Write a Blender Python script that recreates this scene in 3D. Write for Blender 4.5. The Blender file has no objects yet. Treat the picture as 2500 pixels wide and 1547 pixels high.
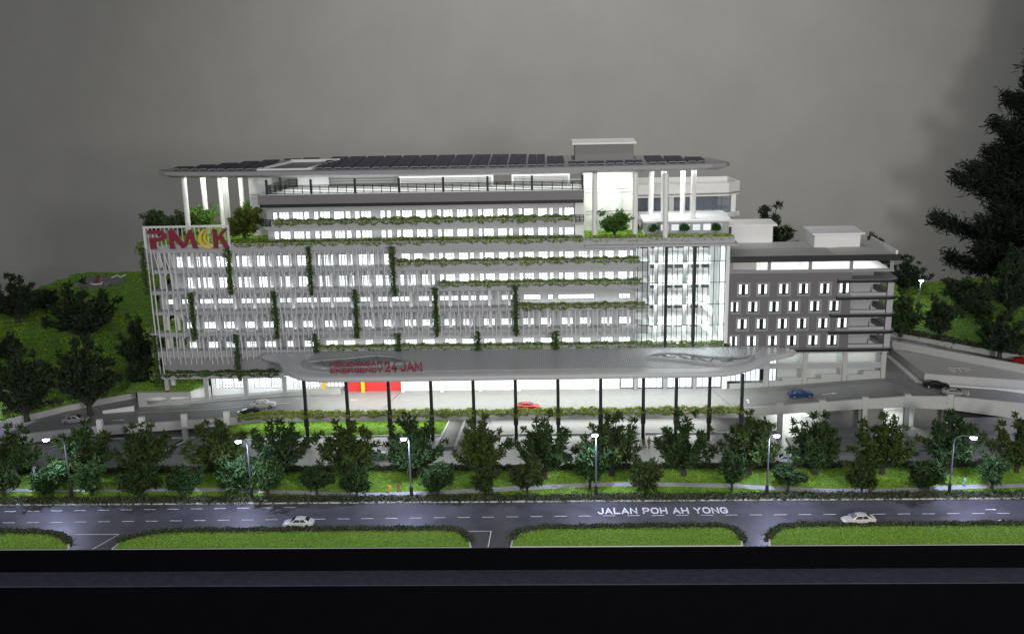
import bpy, math, random
import numpy as np
from mathutils import Matrix, Vector
random.seed(7)
RNG = np.random.default_rng(7)
S = bpy.context.scene
COL = S.collection

# ------------------------------------------------------------------ camera
cam = bpy.data.objects.new('camera', bpy.data.cameras.new('camera'))
COL.objects.link(cam)
cam.data.sensor_width = 36.0
cam.data.sensor_fit = 'HORIZONTAL'
cam.data.lens = 37.44
cam.data.clip_start = 1.0
cam.data.clip_end = 2000.0
R = ((0.9993594, -0.0124974 * -1, 0.0335351), (0.0292111, 0.2565188, -0.9660977), (-0.0206761, 0.9664585, 0.2559894))
cam.matrix_world = Matrix(((R[0][0], R[0][1], R[0][2], 0.0), (R[1][0], R[1][1], R[1][2], 0.0),
                           (R[2][0], R[2][1], R[2][2], 70.4), (0, 0, 0, 1)))
S.camera = cam

# ------------------------------------------------------------------ room and exposure
W = bpy.data.worlds.new('World')
S.world = W
W.use_nodes = True
W.node_tree.nodes['Background'].inputs[0].default_value = (0.9, 0.93, 1.0, 1)
W.node_tree.nodes['Background'].inputs[1].default_value = 0.15
S.view_settings.view_transform = 'Standard'
S.view_settings.look = 'None'
S.view_settings.exposure = 0.0
S.view_settings.gamma = 1.0
S.cycles.use_denoising = True
S.cycles.max_bounces = 8
S.cycles.diffuse_bounces = 4
S.cycles.glossy_bounces = 3
S.cycles.transparent_max_bounces = 8
S.cycles.caustics_reflective = False
S.cycles.caustics_refractive = False
S.cycles.sample_clamp_indirect = 6.0


def area_light(name, loc, target, sx, sy, power, col=(1, 1, 1), spread=180):
    d = bpy.data.lights.new(name, 'AREA')
    d.shape = 'RECTANGLE'
    d.size, d.size_y = sx, sy
    d.energy = power
    d.color = col
    d.spread = math.radians(spread)
    o = bpy.data.objects.new(name, d)
    COL.objects.link(o)
    o.location = loc
    o.rotation_euler = (Vector(target) - Vector(loc)).to_track_quat('-Z', 'Y').to_euler()
    return o


# the dim room lamp behind the photographer, and a spot added to brighten the back wall
area_light('room_lamp', (75, -45, 72), (20, 300, 70), 26, 26, 215000, (1.0, 0.96, 0.89))
sp = bpy.data.lights.new('wall_fill_spot', 'SPOT')
sp.energy, sp.color = 1600000, (1.0, 0.98, 0.925)
sp.spot_size, sp.spot_blend, sp.shadow_soft_size = math.radians(64), 1.0, 5.0
spo = bpy.data.objects.new('wall_fill_spot', sp)
COL.objects.link(spo)
spo.location = (10, 150, 260)
spo.rotation_euler = (Vector((12, 330, 32)) - Vector((10, 150, 260))).to_track_quat('-Z', 'Y').to_euler()
area_light('room_fill_lamp', (-20, -80, 125), (0, 190, 15), 200, 110, 235000, (0.96, 0.97, 1.0))


# ------------------------------------------------------------------ materials
def new_mat(name):
    m = bpy.data.materials.new(name)
    m.use_nodes = True
    nt = m.node_tree
    return m, nt, nt.nodes['Principled BSDF']


def mat(name, col, rough=0.6, noise=0.0, scale=1.0, bump=0.0, bscale=4.0, metal=0.0, spec=0.5, blotch=0.0):
    m, nt, b = new_mat(name)
    b.inputs['Roughness'].default_value = rough
    b.inputs['Metallic'].default_value = metal
    b.inputs['Specular IOR Level'].default_value = spec
    b.inputs['Base Color'].default_value = (*col, 1)
    tc = nt.nodes.new('ShaderNodeTexCoord')
    if noise > 0:
        n = nt.nodes.new('ShaderNodeTexNoise')
        n.inputs['Scale'].default_value = scale
        n.inputs['Detail'].default_value = 6
        n.inputs['Roughness'].default_value = 0.65
        nt.links.new(tc.outputs['Object'], n.inputs['Vector'])
        r = nt.nodes.new('ShaderNodeValToRGB')
        r.color_ramp.elements[0].position = 0.3
        r.color_ramp.elements[1].position = 0.7
        r.color_ramp.elements[0].color = (*[c * (1 - noise) for c in col], 1)
        r.color_ramp.elements[1].color = (*[min(1, c * (1 + noise)) for c in col], 1)
        nt.links.new(n.outputs['Fac'], r.inputs['Fac'])
        nt.links.new(r.outputs['Color'], b.inputs['Base Color'])
        if blotch > 0:
            mr = nt.nodes.new('ShaderNodeMapRange')
            mr.inputs[1].default_value = 0.3
            mr.inputs[2].default_value = 0.7
            mr.inputs[3].default_value = rough - blotch
            mr.inputs[4].default_value = rough + blotch
            nt.links.new(n.outputs['Fac'], mr.inputs[0])
            nt.links.new(mr.outputs[0], b.inputs['Roughness'])
    if bump > 0:
        n2 = nt.nodes.new('ShaderNodeTexNoise')
        n2.inputs['Scale'].default_value = bscale
        n2.inputs['Detail'].default_value = 4
        nt.links.new(tc.outputs['Object'], n2.inputs['Vector'])
        bp = nt.nodes.new('ShaderNodeBump')
        bp.inputs['Strength'].default_value = bump
        bp.inputs['Distance'].default_value = 0.1
        nt.links.new(n2.outputs['Fac'], bp.inputs['Height'])
        nt.links.new(bp.outputs['Normal'], b.inputs['Normal'])
    return m


def emit(name, col, strength, vary=0.0):
    m, nt, b = new_mat(name)
    if vary > 0:
        oi = nt.nodes.new('ShaderNodeObjectInfo')
        mr = nt.nodes.new('ShaderNodeMapRange')
        mr.inputs[3].default_value = strength * (1 - vary)
        mr.inputs[4].default_value = strength * (1 + vary)
        nt.links.new(oi.outputs['Random'], mr.inputs[0])
        nt.links.new(mr.outputs[0], b.inputs['Emission Strength'])
    b.inputs['Base Color'].default_value = (*[min(0.8, c * 0.8) for c in col], 1)
    b.inputs['Roughness'].default_value = 0.25
    b.inputs['Emission Color'].default_value = (*col, 1)
    b.inputs['Emission Strength'].default_value = strength
    return m


def leaf_mat(name, dark, light, transl=0.25, tint=True):
    m, nt, b = new_mat(name)
    g = nt.nodes.new('ShaderNodeNewGeometry')
    r = nt.nodes.new('ShaderNodeValToRGB')
    r.color_ramp.elements[0].color = (*dark, 1)
    r.color_ramp.elements[1].color = (*light, 1)
    nt.links.new(g.outputs['Random Per Island'], r.inputs['Fac'])
    out = r.outputs['Color']
    if tint:
        oi = nt.nodes.new('ShaderNodeObjectInfo')
        mx = nt.nodes.new('ShaderNodeMix')
        mx.data_type = 'RGBA'
        mx.blend_type = 'MULTIPLY'
        mx.inputs[0].default_value = 1.0
        nt.links.new(out, mx.inputs[6])
        nt.links.new(oi.outputs['Color'], mx.inputs[7])
        out = mx.outputs[2]
    nt.links.new(out, b.inputs['Base Color'])
    b.inputs['Roughness'].default_value = 0.75
    b.inputs['Specular IOR Level'].default_value = 0.25
    t = nt.nodes.new('ShaderNodeBsdfTranslucent')
    nt.links.new(out, t.inputs['Color'])
    mix = nt.nodes.new('ShaderNodeMixShader')
    mix.inputs[0].default_value = transl
    nt.links.new(b.outputs[0], mix.inputs[1])
    nt.links.new(t.outputs[0], mix.inputs[2])
    nt.links.new(mix.outputs[0], nt.nodes['Material Output'].inputs['Surface'])
    return m


def glass_mat(name, tint, trans=0.85):
    m, nt, b = new_mat(name)
    b.inputs['Base Color'].default_value = (*tint, 1)
    b.inputs['Roughness'].default_value = 0.08
    t = nt.nodes.new('ShaderNodeBsdfTransparent')
    mix = nt.nodes.new('ShaderNodeMixShader')
    mix.inputs[0].default_value = trans
    nt.links.new(b.outputs[0], mix.inputs[1])
    nt.links.new(t.outputs[0], mix.inputs[2])
    nt.links.new(mix.outputs[0], nt.nodes['Material Output'].inputs['Surface'])
    return m


M = {
    'facade': mat('facade_grey', (0.37, 0.37, 0.385), 0.55, 0.05, 2.5, 0.08, 6),
    'white': mat('white_plastic', (0.74, 0.74, 0.73), 0.45, 0.03, 1.5),
    'roofwhite': mat('roof_white', (0.72, 0.73, 0.74), 0.5, 0.05, 1.2),
    'fin': mat('fin_white', (0.64, 0.64, 0.66), 0.4),
    'taupe': mat('taupe_fascia', (0.17, 0.16, 0.165), 0.5, 0.06, 1.5),
    'annex': mat('annex_dark_grey', (0.13, 0.122, 0.128), 0.55, 0.07, 1.8, 0.08, 6),
    'annexlite': mat('annex_mid_grey', (0.25, 0.25, 0.26), 0.5, 0.05, 2),
    'black': mat('black_band', (0.012, 0.013, 0.017), 0.35),
    'steel': mat('dark_steel', (0.03, 0.032, 0.038), 0.4, metal=0.3),
    'silver': mat('silver_frame', (0.5, 0.5, 0.52), 0.35, metal=0.6),
    'frame': mat('window_frame', (0.12, 0.12, 0.13), 0.5),
    'frameblk': mat('black_window_frame', (0.012, 0.014, 0.016), 0.3),
    'pane': emit('lit_pane', (0.92, 0.985, 0.985), 1.45, 0.3),
    'pane_soft': emit('lit_pane_soft', (0.80, 0.92, 1.0), 0.95),
    'lit': emit('lit_interior', (0.93, 1.0, 0.93), 1.6),
    'glass': glass_mat('clear_glass', (0.4, 0.5, 0.52), 0.93),
    'darkglass': glass_mat('dark_glass', (0.05, 0.07, 0.09), 0.35),
    'blueglass': glass_mat('blue_glass', (0.18, 0.24, 0.32), 0.55),
    'solar': mat('solar_cell', (0.038, 0.040, 0.062), 0.5, 0.2, 3, spec=0.2),
    'asphalt': mat('asphalt', (0.052, 0.053, 0.06), 0.62, 0.14, 0.35, 0.25, 9, blotch=0.12),
    'road': mat('road_surface', (0.078, 0.078, 0.085), 0.48, 0.2, 0.22, 0.15, 10, blotch=0.14),
    'lot': mat('car_park_surface', (0.33, 0.33, 0.335), 0.42, 0.10, 0.22, 0.12, 9, blotch=0.12),
    'deck': mat('deck_surface', (0.23, 0.23, 0.23), 0.6, 0.09, 0.7, 0.2, 10),
    'slab': mat('grey_slab', (0.24, 0.24, 0.24), 0.6, 0.08, 1.2, 0.15, 8),
    'concrete': mat('concrete', (0.42, 0.42, 0.41), 0.7, 0.06, 1.2, 0.1, 5),
    'kerb': mat('kerb_white', (0.6, 0.6, 0.6), 0.6, 0.10, 2.0),
    'path': mat('path_paving', (0.42, 0.42, 0.44), 0.7, 0.16, 2.2, 0.2, 6),
    'paint': mat('road_paint', (0.74, 0.74, 0.76), 0.55, 0.06, 3),
    'lawn': mat('lawn_base', (0.13, 0.25, 0.03), 0.9, 0.35, 2.4, 0.6, 6),
    'hill': mat('hill_turf', (0.10, 0.20, 0.022), 0.9, 0.35, 1.6, 0.7, 4),
    'plinth': mat('black_plinth', (0.002, 0.002, 0.003), 0.8, 0.2, 0.4, spec=0.05),
    'ledge': mat('cabinet_ledge', (0.05, 0.05, 0.075), 0.42, 0.18, 0.8, 0.25, 3, blotch=0.1),
    'wall': mat('room_wall', (0.345, 0.337, 0.315), 0.85, 0.05, 0.06, 0.3, 1.2),
    'bark': mat('bark', (0.035, 0.034, 0.028), 0.85, 0.25, 4),
    'leaf': leaf_mat('leaf', (0.55, 0.6, 0.55), (1.25, 1.25, 1.1), 0.2),
    'ivy': leaf_mat('ivy_leaf', (0.06, 0.13, 0.02), (0.36, 0.46, 0.10), 0.35, False),
    'ivydark': leaf_mat('climber_leaf', (0.025, 0.065, 0.015), (0.11, 0.18, 0.04), 0.2, False),
    'ivyyel': leaf_mat('yellow_green_leaf', (0.16, 0.26, 0.03), (0.42, 0.5, 0.10), 0.35, False),
    'hedge': leaf_mat('hedge_leaf', (0.016, 0.03, 0.012), (0.12, 0.135, 0.08), 0.1, False),
    'grass': leaf_mat('grass_blade', (0.15, 0.31, 0.03), (0.42, 0.64, 0.08), 0.25, False),
    'greenboard': mat('green_board', (0.02, 0.06, 0.025), 0.7),
    'red': mat('red_panel', (0.62, 0.035, 0.04), 0.5, 0.04, 1),
    'yellow': mat('yellow_panel', (0.80, 0.55, 0.02), 0.5),
    'maroon': mat('maroon_letter', (0.20, 0.012, 0.03), 0.5),
    'gold': mat('crescent_yellow', (0.65, 0.48, 0.04), 0.35),
    'darkwin': mat('dark_window', (0.03, 0.035, 0.04), 0.15),
    'tyre': mat('tyre', (0.012, 0.012, 0.012), 0.7),
    'rim': mat('wheel_rim', (0.35, 0.35, 0.36), 0.35, metal=0.7),
    'lampglow': emit('lamp_glow', (0.86, 0.92, 1.0), 30),
    'pole': mat('lamp_pole', (0.16, 0.16, 0.19), 0.4, metal=0.4),
    'rock': mat('marker_rock', (0.17, 0.165, 0.16), 0.8, 0.3, 0.8, 0.6, 1.2),
    'needle': mat('needle_red', (0.22, 0.02, 0.02), 0.5),
    'canopy': mat('canopy_silver', (0.52, 0.52, 0.53), 0.32, 0.03, 1.0),
    'canopysheet': mat('canopy_sheet', (0.44, 0.44, 0.45), 0.4),
    'skyglass': mat('skylight_glass', (0.2, 0.21, 0.22), 0.2),
    'roofgrey': mat('roof_grey', (0.27, 0.27, 0.28), 0.5, 0.05, 1.5),
    'teal': mat('painted_opening', (0.05, 0.075, 0.08), 0.4),
}


# ------------------------------------------------------------------ mesh helpers
class MB:
    def __init__(self):
        self.v, self.f = [], []

    def quad(self, *p):
        n = len(self.v)
        self.v += [tuple(q) for q in p]
        self.f.append(tuple(range(n, n + len(p))))
        return self

    def box(self, x0, x1, y0, y1, z0, z1):
        n = len(self.v)
        self.v += [(x0, y0, z0), (x1, y0, z0), (x1, y1, z0), (x0, y1, z0), (x0, y0, z1), (x1, y0, z1), (x1, y1, z1), (x0, y1, z1)]
        self.f += [tuple(n + i for i in q) for q in ((3, 2, 1, 0), (4, 5, 6, 7), (0, 1, 5, 4), (1, 2, 6, 5), (2, 3, 7, 6), (3, 0, 4, 7))]
        return self

    def prism(self, poly, z0, z1):
        """vertical prism; z0, z1 numbers or functions of (x, y)"""
        a = sum(poly[i][0] * poly[(i + 1) % len(poly)][1] - poly[(i + 1) % len(poly)][0] * poly[i][1] for i in range(len(poly)))
        if a < 0:
            poly = poly[::-1]
        k, n = len(poly), len(self.v)
        g = lambda z, p: z(*p) if callable(z) else z
        self.v += [(p[0], p[1], g(z0, p)) for p in poly] + [(p[0], p[1], g(z1, p)) for p in poly]
        self.f.append(tuple(n + i for i in range(k))[::-1])
        self.f.append(tuple(n + k + i for i in range(k)))
        for i in range(k):
            j = (i + 1) % k
            self.f.append((n + i, n + j, n + k + j, n + k + i))
        return self

    def prism_y(self, poly, y0, y1):
        """polygon in x-z, extruded along y"""
        a = sum(poly[i][0] * poly[(i + 1) % len(poly)][1] - poly[(i + 1) % len(poly)][0] * poly[i][1] for i in range(len(poly)))
        if a < 0:
            poly = poly[::-1]
        k, n = len(poly), len(self.v)
        self.v += [(p[0], y0, p[1]) for p in poly] + [(p[0], y1, p[1]) for p in poly]
        self.f.append(tuple(n + i for i in range(k)))
        self.f.append(tuple(n + k + i for i in range(k))[::-1])
        for i in range(k):
            j = (i + 1) % k
            self.f.append((n + j, n + i, n + k + i, n + k + j))
        return self

    def tube(self, pts, rad, n=8, cap=True):
        pts = [Vector(p) for p in pts]
        rad = rad if isinstance(rad, (list, tuple)) else [rad] * len(pts)
        base = len(self.v)
        for i, p in enumerate(pts):
            t = (pts[min(i + 1, len(pts) - 1)] - pts[max(i - 1, 0)]).normalized()
            u = t.orthogonal() if abs(t.z) < 0.99 else Vector((1, 0, 0))
            u = (Vector((0, 1, 0)).cross(t) if abs(t.y) < 0.9 else Vector((1, 0, 0)).cross(t)).normalized()
            w = t.cross(u)
            for k in range(n):
                a = 2 * math.pi * k / n
                self.v.append(tuple(p + (u * math.cos(a) + w * math.sin(a)) * rad[i]))
        for i in range(len(pts) - 1):
            for k in range(n):
                a, b = base + i * n + k, base + i * n + (k + 1) % n
                self.f.append((a, b, b + n, a + n))
        if cap:
            self.f.append(tuple(base + k for k in range(n))[::-1])
            self.f.append(tuple(base + (len(pts) - 1) * n + k for k in range(n)))
        return self

    def loft(self, rings, close=True):
        base, n = len(self.v), len(rings[0])
        for r in rings:
            self.v += [tuple(p) for p in r]
        for i in range(len(rings) - 1):
            for k in range(n if close else n - 1):
                a, b = base + i * n + k, base + i * n + (k + 1) % n
                self.f.append((a, b, b + n, a + n))
        return self

    def add(self, v, f):
        n = len(self.v)
        self.v += [tuple(p) for p in v]
        self.f += [tuple(int(i) + n for i in q) for q in f]
        return self

    def build(self, name, m, parent=None, smooth=False, origin=None, **props):
        off = wloc(parent)
        if origin is not None:
            off = Vector(origin)
        me = bpy.data.meshes.new(name)
        vv = np.array(self.v, dtype=float)
        if off.length > 0:
            vv = vv - np.array(off)
        me.from_pydata(vv.tolist(), [], self.f)
        me.materials.append(m if not isinstance(m, str) else M[m])
        if smooth:
            me.polygons.foreach_set('use_smooth', [True] * len(me.polygons))
            try:
                me.set_sharp_from_angle(angle=math.radians(40))
            except Exception:
                pass
        me.update()
        o = bpy.data.objects.new(name, me)
        COL.objects.link(o)
        if origin is not None:
            o.location = Vector(origin) - wloc(parent)
        if parent:
            o.parent = parent
        for k, v in props.items():
            o[k] = v
        return o


def wloc(o):
    v = Vector((0, 0, 0))
    while o is not None:
        v += o.location
        o = o.parent
    return v


def thing(name, label, cat, loc, group=None, rz=0.0):
    o = bpy.data.objects.new(name, None)
    o.empty_display_size = 0.5
    COL.objects.link(o)
    o.location = loc
    o.rotation_euler = (0, 0, rz)
    o['label'], o['category'] = label, cat
    if group:
        o['group'] = group
    return o


def tag(o, label, cat, group=None, kind=None):
    o['label'], o['category'] = label, cat
    if group:
        o['group'] = group
    if kind:
        o['kind'] = kind
    return o


def copy_tree(o, parent=None):
    c = o.copy()
    COL.objects.link(c)
    if parent:
        c.parent = parent
        c.matrix_parent_inverse = Matrix()
    for ch in list(o.children):
        copy_tree(ch, c)
    return c


def lerp_tab(tab, x):
    if x <= tab[0][0]:
        return tab[0][1]
    for (a, za), (b, zb) in zip(tab, tab[1:]):
        if x <= b:
            return za + (zb - za) * (x - a) / (b - a)
    return tab[-1][1]


def shards(P, size, up=None, flat=0.5, rng=RNG, elong=1.6):
    """one small diamond-shaped leaf per row of P (n x 3); up: preferred direction n x 3"""
    n = len(P)
    a = rng.normal(size=(n, 3))
    if up is not None:
        a = a * 0.75 + up
    a /= np.linalg.norm(a, axis=1)[:, None]
    b = rng.normal(size=(n, 3))
    b -= a * (a * b).sum(1)[:, None]
    b /= np.linalg.norm(b, axis=1)[:, None]
    s = size * rng.uniform(0.6, 1.4, n)[:, None]
    v = np.stack([P - a * s * 0.5 * elong, P + b * s * flat, P + a * s * 0.5 * elong, P - b * s * flat], 1)
    v[:, 2] += np.cross(a, b) * s * 0.25
    f = np.arange(n * 4).reshape(n, 4)
    return v.reshape(-1, 3), f


def mesh_np(name, v, f, m):
    me = bpy.data.meshes.new(name)
    nf, k = f.shape
    me.vertices.add(len(v))
    me.vertices.foreach_set('co', np.ascontiguousarray(v, dtype=np.float32).ravel())
    me.loops.add(nf * k)
    me.loops.foreach_set('vertex_index', np.ascontiguousarray(f, dtype=np.int32).ravel())
    me.polygons.add(nf)
    me.polygons.foreach_set('loop_start', np.arange(0, nf * k, k, dtype=np.int32))
    me.update(calc_edges=True)
    me.validate()
    me.materials.append(M[m])
    return me


def obj(name, me, parent=None, loc=(0, 0, 0)):
    o = bpy.data.objects.new(name, me)
    COL.objects.link(o)
    o.location = loc
    if parent:
        o.parent = parent
    return o


_R = lambda x0, z0, x1, z1, c=.2: [(x0 + c, z1), (x1 - c, z1), (x1, z1 - c), (x1, z0 + c), (x1 - c, z0), (x0 + c, z0), (x0, z0 + c), (x0, z1 - c), (x0 + c, z1)]
GLYPH = {
    'K': [[(0, 0), (0, 1)], [(.86, 1), (.1, .45)], [(.3, .56), (.9, 0)]], 'E': [[(.8, 1), (0, 1), (0, 0), (.8, 0)], [(0, .5), (.7, .5)]],
    'C': [[(.88, .76), (.66, 1), (.22, 1), (0, .76), (0, .24), (.22, 0), (.66, 0), (.88, .24)]], 'M': [[(0, 0), (0, 1), (.5, .25), (1, 1), (1, 0)]],
    'A': [[(0, 0), (.45, 1), (.9, 0)], [(.2, .33), (.7, .33)]], 'S': [[(.8, .8), (.6, 1), (.2, 1), (0, .8), (.15, .56), (.66, .46), (.82, .22), (.62, 0), (.2, 0), (0, .2)]],
    'N': [[(0, 0), (0, 1), (.85, 0), (.85, 1)]], 'R': [[(0, 0), (0, 1), (.62, 1), (.82, .84), (.82, .62), (.62, .46), (0, .46)], [(.5, .46), (.86, 0)]],
    'G': [[(.88, .78), (.66, 1), (.22, 1), (0, .76), (0, .24), (.22, 0), (.66, 0), (.9, .18), (.9, .45), (.52, .45)]], 'Y': [[(0, 1), (.43, .48), (.86, 1)], [(.43, .5), (.43, 0)]],
    'J': [[(.66, 1), (.66, .2), (.5, 0), (.18, 0), (0, .24)]], 'L': [[(0, 1), (0, 0), (.74, 0)]], 'P': [[(0, 0), (0, 1), (.62, 1), (.82, .84), (.82, .6), (.62, .42), (0, .42)]],
    'O': [_R(0, 0, .95, 1, .24)], 'H': [[(0, 0), (0, 1)], [(.85, 0), (.85, 1)], [(0, .5), (.85, .5)]],
    '2': [[(0, .76), (.18, 1), (.58, 1), (.76, .78), (.7, .56), (0, 0), (.8, 0)]], '4': [[(.6, 0), (.6, 1), (0, .3), (.86, .3)]], 'T': [[(0, 1), (.84, 1)], [(.42, 1), (.42, 0)]]}


def stroke_text(s, w=0.23, gap=0.36, depth=0.0):
    """bold block letters: mitred strokes on a unit grid; returns vertices (x, y, depth) and faces"""
    V, F = [], []
    x0, k = 0.0, 0
    for ch in s:
        if ch == ' ':
            x0 += 0.62
            continue
        wd = max(p[0] for g in GLYPH[ch] for p in g)
        for g in GLYPH[ch]:
            P = [Vector((p[0], p[1])) for p in g]
            closed = (P[0] - P[-1]).length < 1e-6
            if closed:
                P = P[:-1]
            n = len(P)
            L, R_ = [], []
            for i in range(n):
                a = (P[i] - P[i - 1]).normalized() if (i > 0 or closed) else None
                b = (P[(i + 1) % n] - P[i]).normalized() if (i < n - 1 or closed) else None
                ta, tb = a or b, b or a
                m = (ta + tb).normalized()
                nn = Vector((-m.y, m.x))
                sc = min(1.8, 1 / max(.35, nn.dot(Vector((-ta.y, ta.x)))))
                q = P[i].copy()
                if a is None:
                    q -= tb * w * .5
                if b is None:
                    q += ta * w * .5
                L.append(q + nn * w * .5 * sc)
                R_.append(q - nn * w * .5 * sc)
            base, z = len(V), depth + 0.004 * (k % 5)
            for l, r in zip(L, R_):
                V += [(x0 + l.x, l.y, z), (x0 + r.x, r.y, z), (x0 + l.x, l.y, -z), (x0 + r.x, r.y, -z)]
            for i in range(n if closed else n - 1):
                p, q = base + 4 * i, base + 4 * ((i + 1) % n)
                F.append((p, p + 1, q + 1, q))
                if depth > 0:
                    F += [(p + 2, q + 2, q + 3, p + 3), (p, q, q + 2, p + 2), (p + 1, p + 3, q + 3, q + 1)]
            if depth > 0 and not closed:
                F += [(base, base + 2, base + 3, base + 1)]
                e = base + 4 * (n - 1)
                F += [(e, e + 1, e + 3, e + 2)]
            k += 1
        x0 += wd + gap
    return np.array(V), F




# ================================================================== SETTING
def structure(o):
    o['kind'] = 'structure'
    return o


structure(MB().box(-420, 420, 330, 331, -160, 320).build('wall', 'wall'))

# model board: top, black plinth, the ledge of the cabinet below
board = structure(MB().box(-150, 130, 137.85, 262, -3.3, -0.02).build('ground', 'asphalt'))
pl = thing('display_plinth', 'black plinth and cabinet carrying the whole illuminated model', 'display plinth', (0, 137.8, -3.36))
MB().box(-152, 132, 137.55, 137.84, -3.36, -0.03).build('plinth_face', 'plinth', pl)
MB().box(-160, 140, 133.45, 137.54, -3.5, -3.36).build('ledge', 'ledge', pl)
MB().box(-160, 140, 133.6, 137.5, -60, -3.52).build('cabinet', 'plinth', pl)

# ---- the street in front
road = structure(MB().box(-150, 130, 137.86, 153.0, -0.01, 0.02).build('road', 'road'))
dash = MB().box(-0.93, 0.93, -0.065, 0.065, 0.022, 0.03)
dash_me = None
for i in range(42):
    x = -82.6 + i * 3.66
    o = dash.build('lane_dash', 'paint', road) if dash_me is None else obj('lane_dash', dash_me, road)
    dash_me = o.data
    o.location = (x, 146.85 + 1.15 * min(1, max(0, (x + 82) / 90)), 0)
for i in range(13):
    o = obj('lane_dash', dash_me, road)
    o.location = (-84.4 + i * 3.66, 150.85 + 0.02 * i * 3.66 * 0.9, 0)


def poly_strip(pts, w, z0, z1, m, name, parent=None):
    """flat band of width w along a polyline"""
    mb = MB()
    P = [Vector((p[0], p[1])) for p in pts]
    L, Rr = [], []
    for i, p in enumerate(P):
        t = (P[min(i + 1, len(P) - 1)] - P[max(0, i - 1)]).normalized()
        n = Vector((-t.y, t.x))
        L.append(p + n * w / 2)
        Rr.append(p - n * w / 2)
    g = lambda z, p: z(p.x, p.y) if callable(z) else z
    mb.loft([[(l.x, l.y, g(z0, l)), (r.x, r.y, g(z0, r)), (r.x, r.y, g(z1, r)), (l.x, l.y, g(z1, l))] for l, r in zip(L, Rr)])
    n = len(mb.v)
    mb.f += [(0, 1, 2, 3), (n - 1, n - 2, n - 3, n - 4)]
    return mb.build(name, m, parent)


# give-way lines at the side openings
poly_strip([(-70.6, 142.75), (-64.0, 142.75), (-66.0, 138.0)], 0.16, 0.024, 0.032, 'paint', 'stop_line', road)
poly_strip([(-13.3, 143.05), (-8.7, 143.05), (-8.9, 138.0)], 0.16, 0.024, 0.032, 'paint', 'stop_line', road)


def arrow(x, y, z, dx, dy, L, parent, zz=0.03):
    d = Vector((dx, dy)).normalized()
    n = Vector((-d.y, d.x))
    p = lambda a, b: (x + d.x * a + n.x * b, y + d.y * a + n.y * b)
    hw, hl, sw = L * 0.16, L * 0.34, L * 0.055
    poly = [p(-L / 2, sw), p(L / 2 - hl, sw), p(L / 2 - hl, hw), p(L / 2, 0), p(L / 2 - hl, -hw), p(L / 2 - hl, -sw), p(-L / 2, -sw)]
    if callable(z):
        z0, z1 = (lambda X, Y: z(X, Y) + zz - 0.008), (lambda X, Y: z(X, Y) + zz)
    else:
        z0, z1 = z + zz - 0.008, z + zz
    return MB().prism(poly, z0, z1).build('arrow_marking', 'paint', parent)


arrow(66.2, 149.3, 0, 1, 0, 1.7, road)
arrow(66.6, 145.6, 0, -1, 0, 1.8, road)
v, f = stroke_text('JALAN POH AH YONG', 0.24, 0.42)
v[:, 0] *= 19.6 / v[:, 0].max()
v[:, 1] *= 1.75
v[:, 0] += 7.35
v[:, 1] += 148.75
v[:, 2] += 0.028
MB().add(v, f).build('road_lettering', 'paint', road)


# ---- grass islands at the table edge
def island(outline, label, i):
    poly = [outline[0]] + outline[1:]
    x0, x1 = outline[0][0], outline[-1][0]
    inner = []
    P = [Vector(p) for p in outline]
    for k, p in enumerate(P):
        t = (P[min(k + 1, len(P) - 1)] - P[max(0, k - 1)]).normalized()
        n = Vector((t.y, -t.x))
        q = p + n * 0.28
        q.y = max(q.y, 137.9)
        inner.append((q.x, q.y))
    r = thing('grass_island', label, 'traffic island', ((x0 + x1) / 2, 138, 0), 'grass islands along the table edge')
    MB().prism(outline, 0.0, 0.16).build('kerb', 'kerb', r)
    MB().prism(inner, 0.1, 0.2).build('turf', 'lawn', r)
    return inner


ISL = [[(-95, 137.9), (-95, 143.25), (-82.2, 143.25), (-75.5, 142.95), (-73.3, 142.3), (-71.3, 140.9), (-70.0, 139.5), (-69.35, 137.9)],
       [(-63.2, 137.9), (-62.9, 139.6), (-61.98, 140.95), (-59.1, 142.4), (-56.5, 142.95), (-54.3, 143.18), (-38.0, 143.25), (-16.2, 143.4), (-14.6, 143.2), (-13.2, 142.5), (-12.0, 140.7), (-11.5, 139.3), (-11.25, 137.9)],
       [(-5.75, 137.9), (-5.6, 139.8), (-5.0, 141.5), (-4.0, 142.6), (-2.6, 143.25), (0.4, 143.6), (24.5, 143.85), (26.0, 143.5), (26.8, 142.7), (27.4, 140.8), (27.3, 139.2), (27.15, 137.9)],
       [(30.74, 137.9), (31.1, 139.8), (31.95, 141.4), (32.7, 142.4), (33.8, 143.2), (37.2, 143.9), (68.7, 143.8), (92, 143.7), (92, 137.9)]]
ISL_LAB = ['short grass island at the far left of the table edge', 'long grass island in front of the white sedan driving left of centre',
           'middle grass island below the white street lettering', 'grass island at the right end below the road arrows']
ISL_IN = [island(p, l, i) for i, (p, l) in enumerate(zip(ISL, ISL_LAB))]

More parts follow.
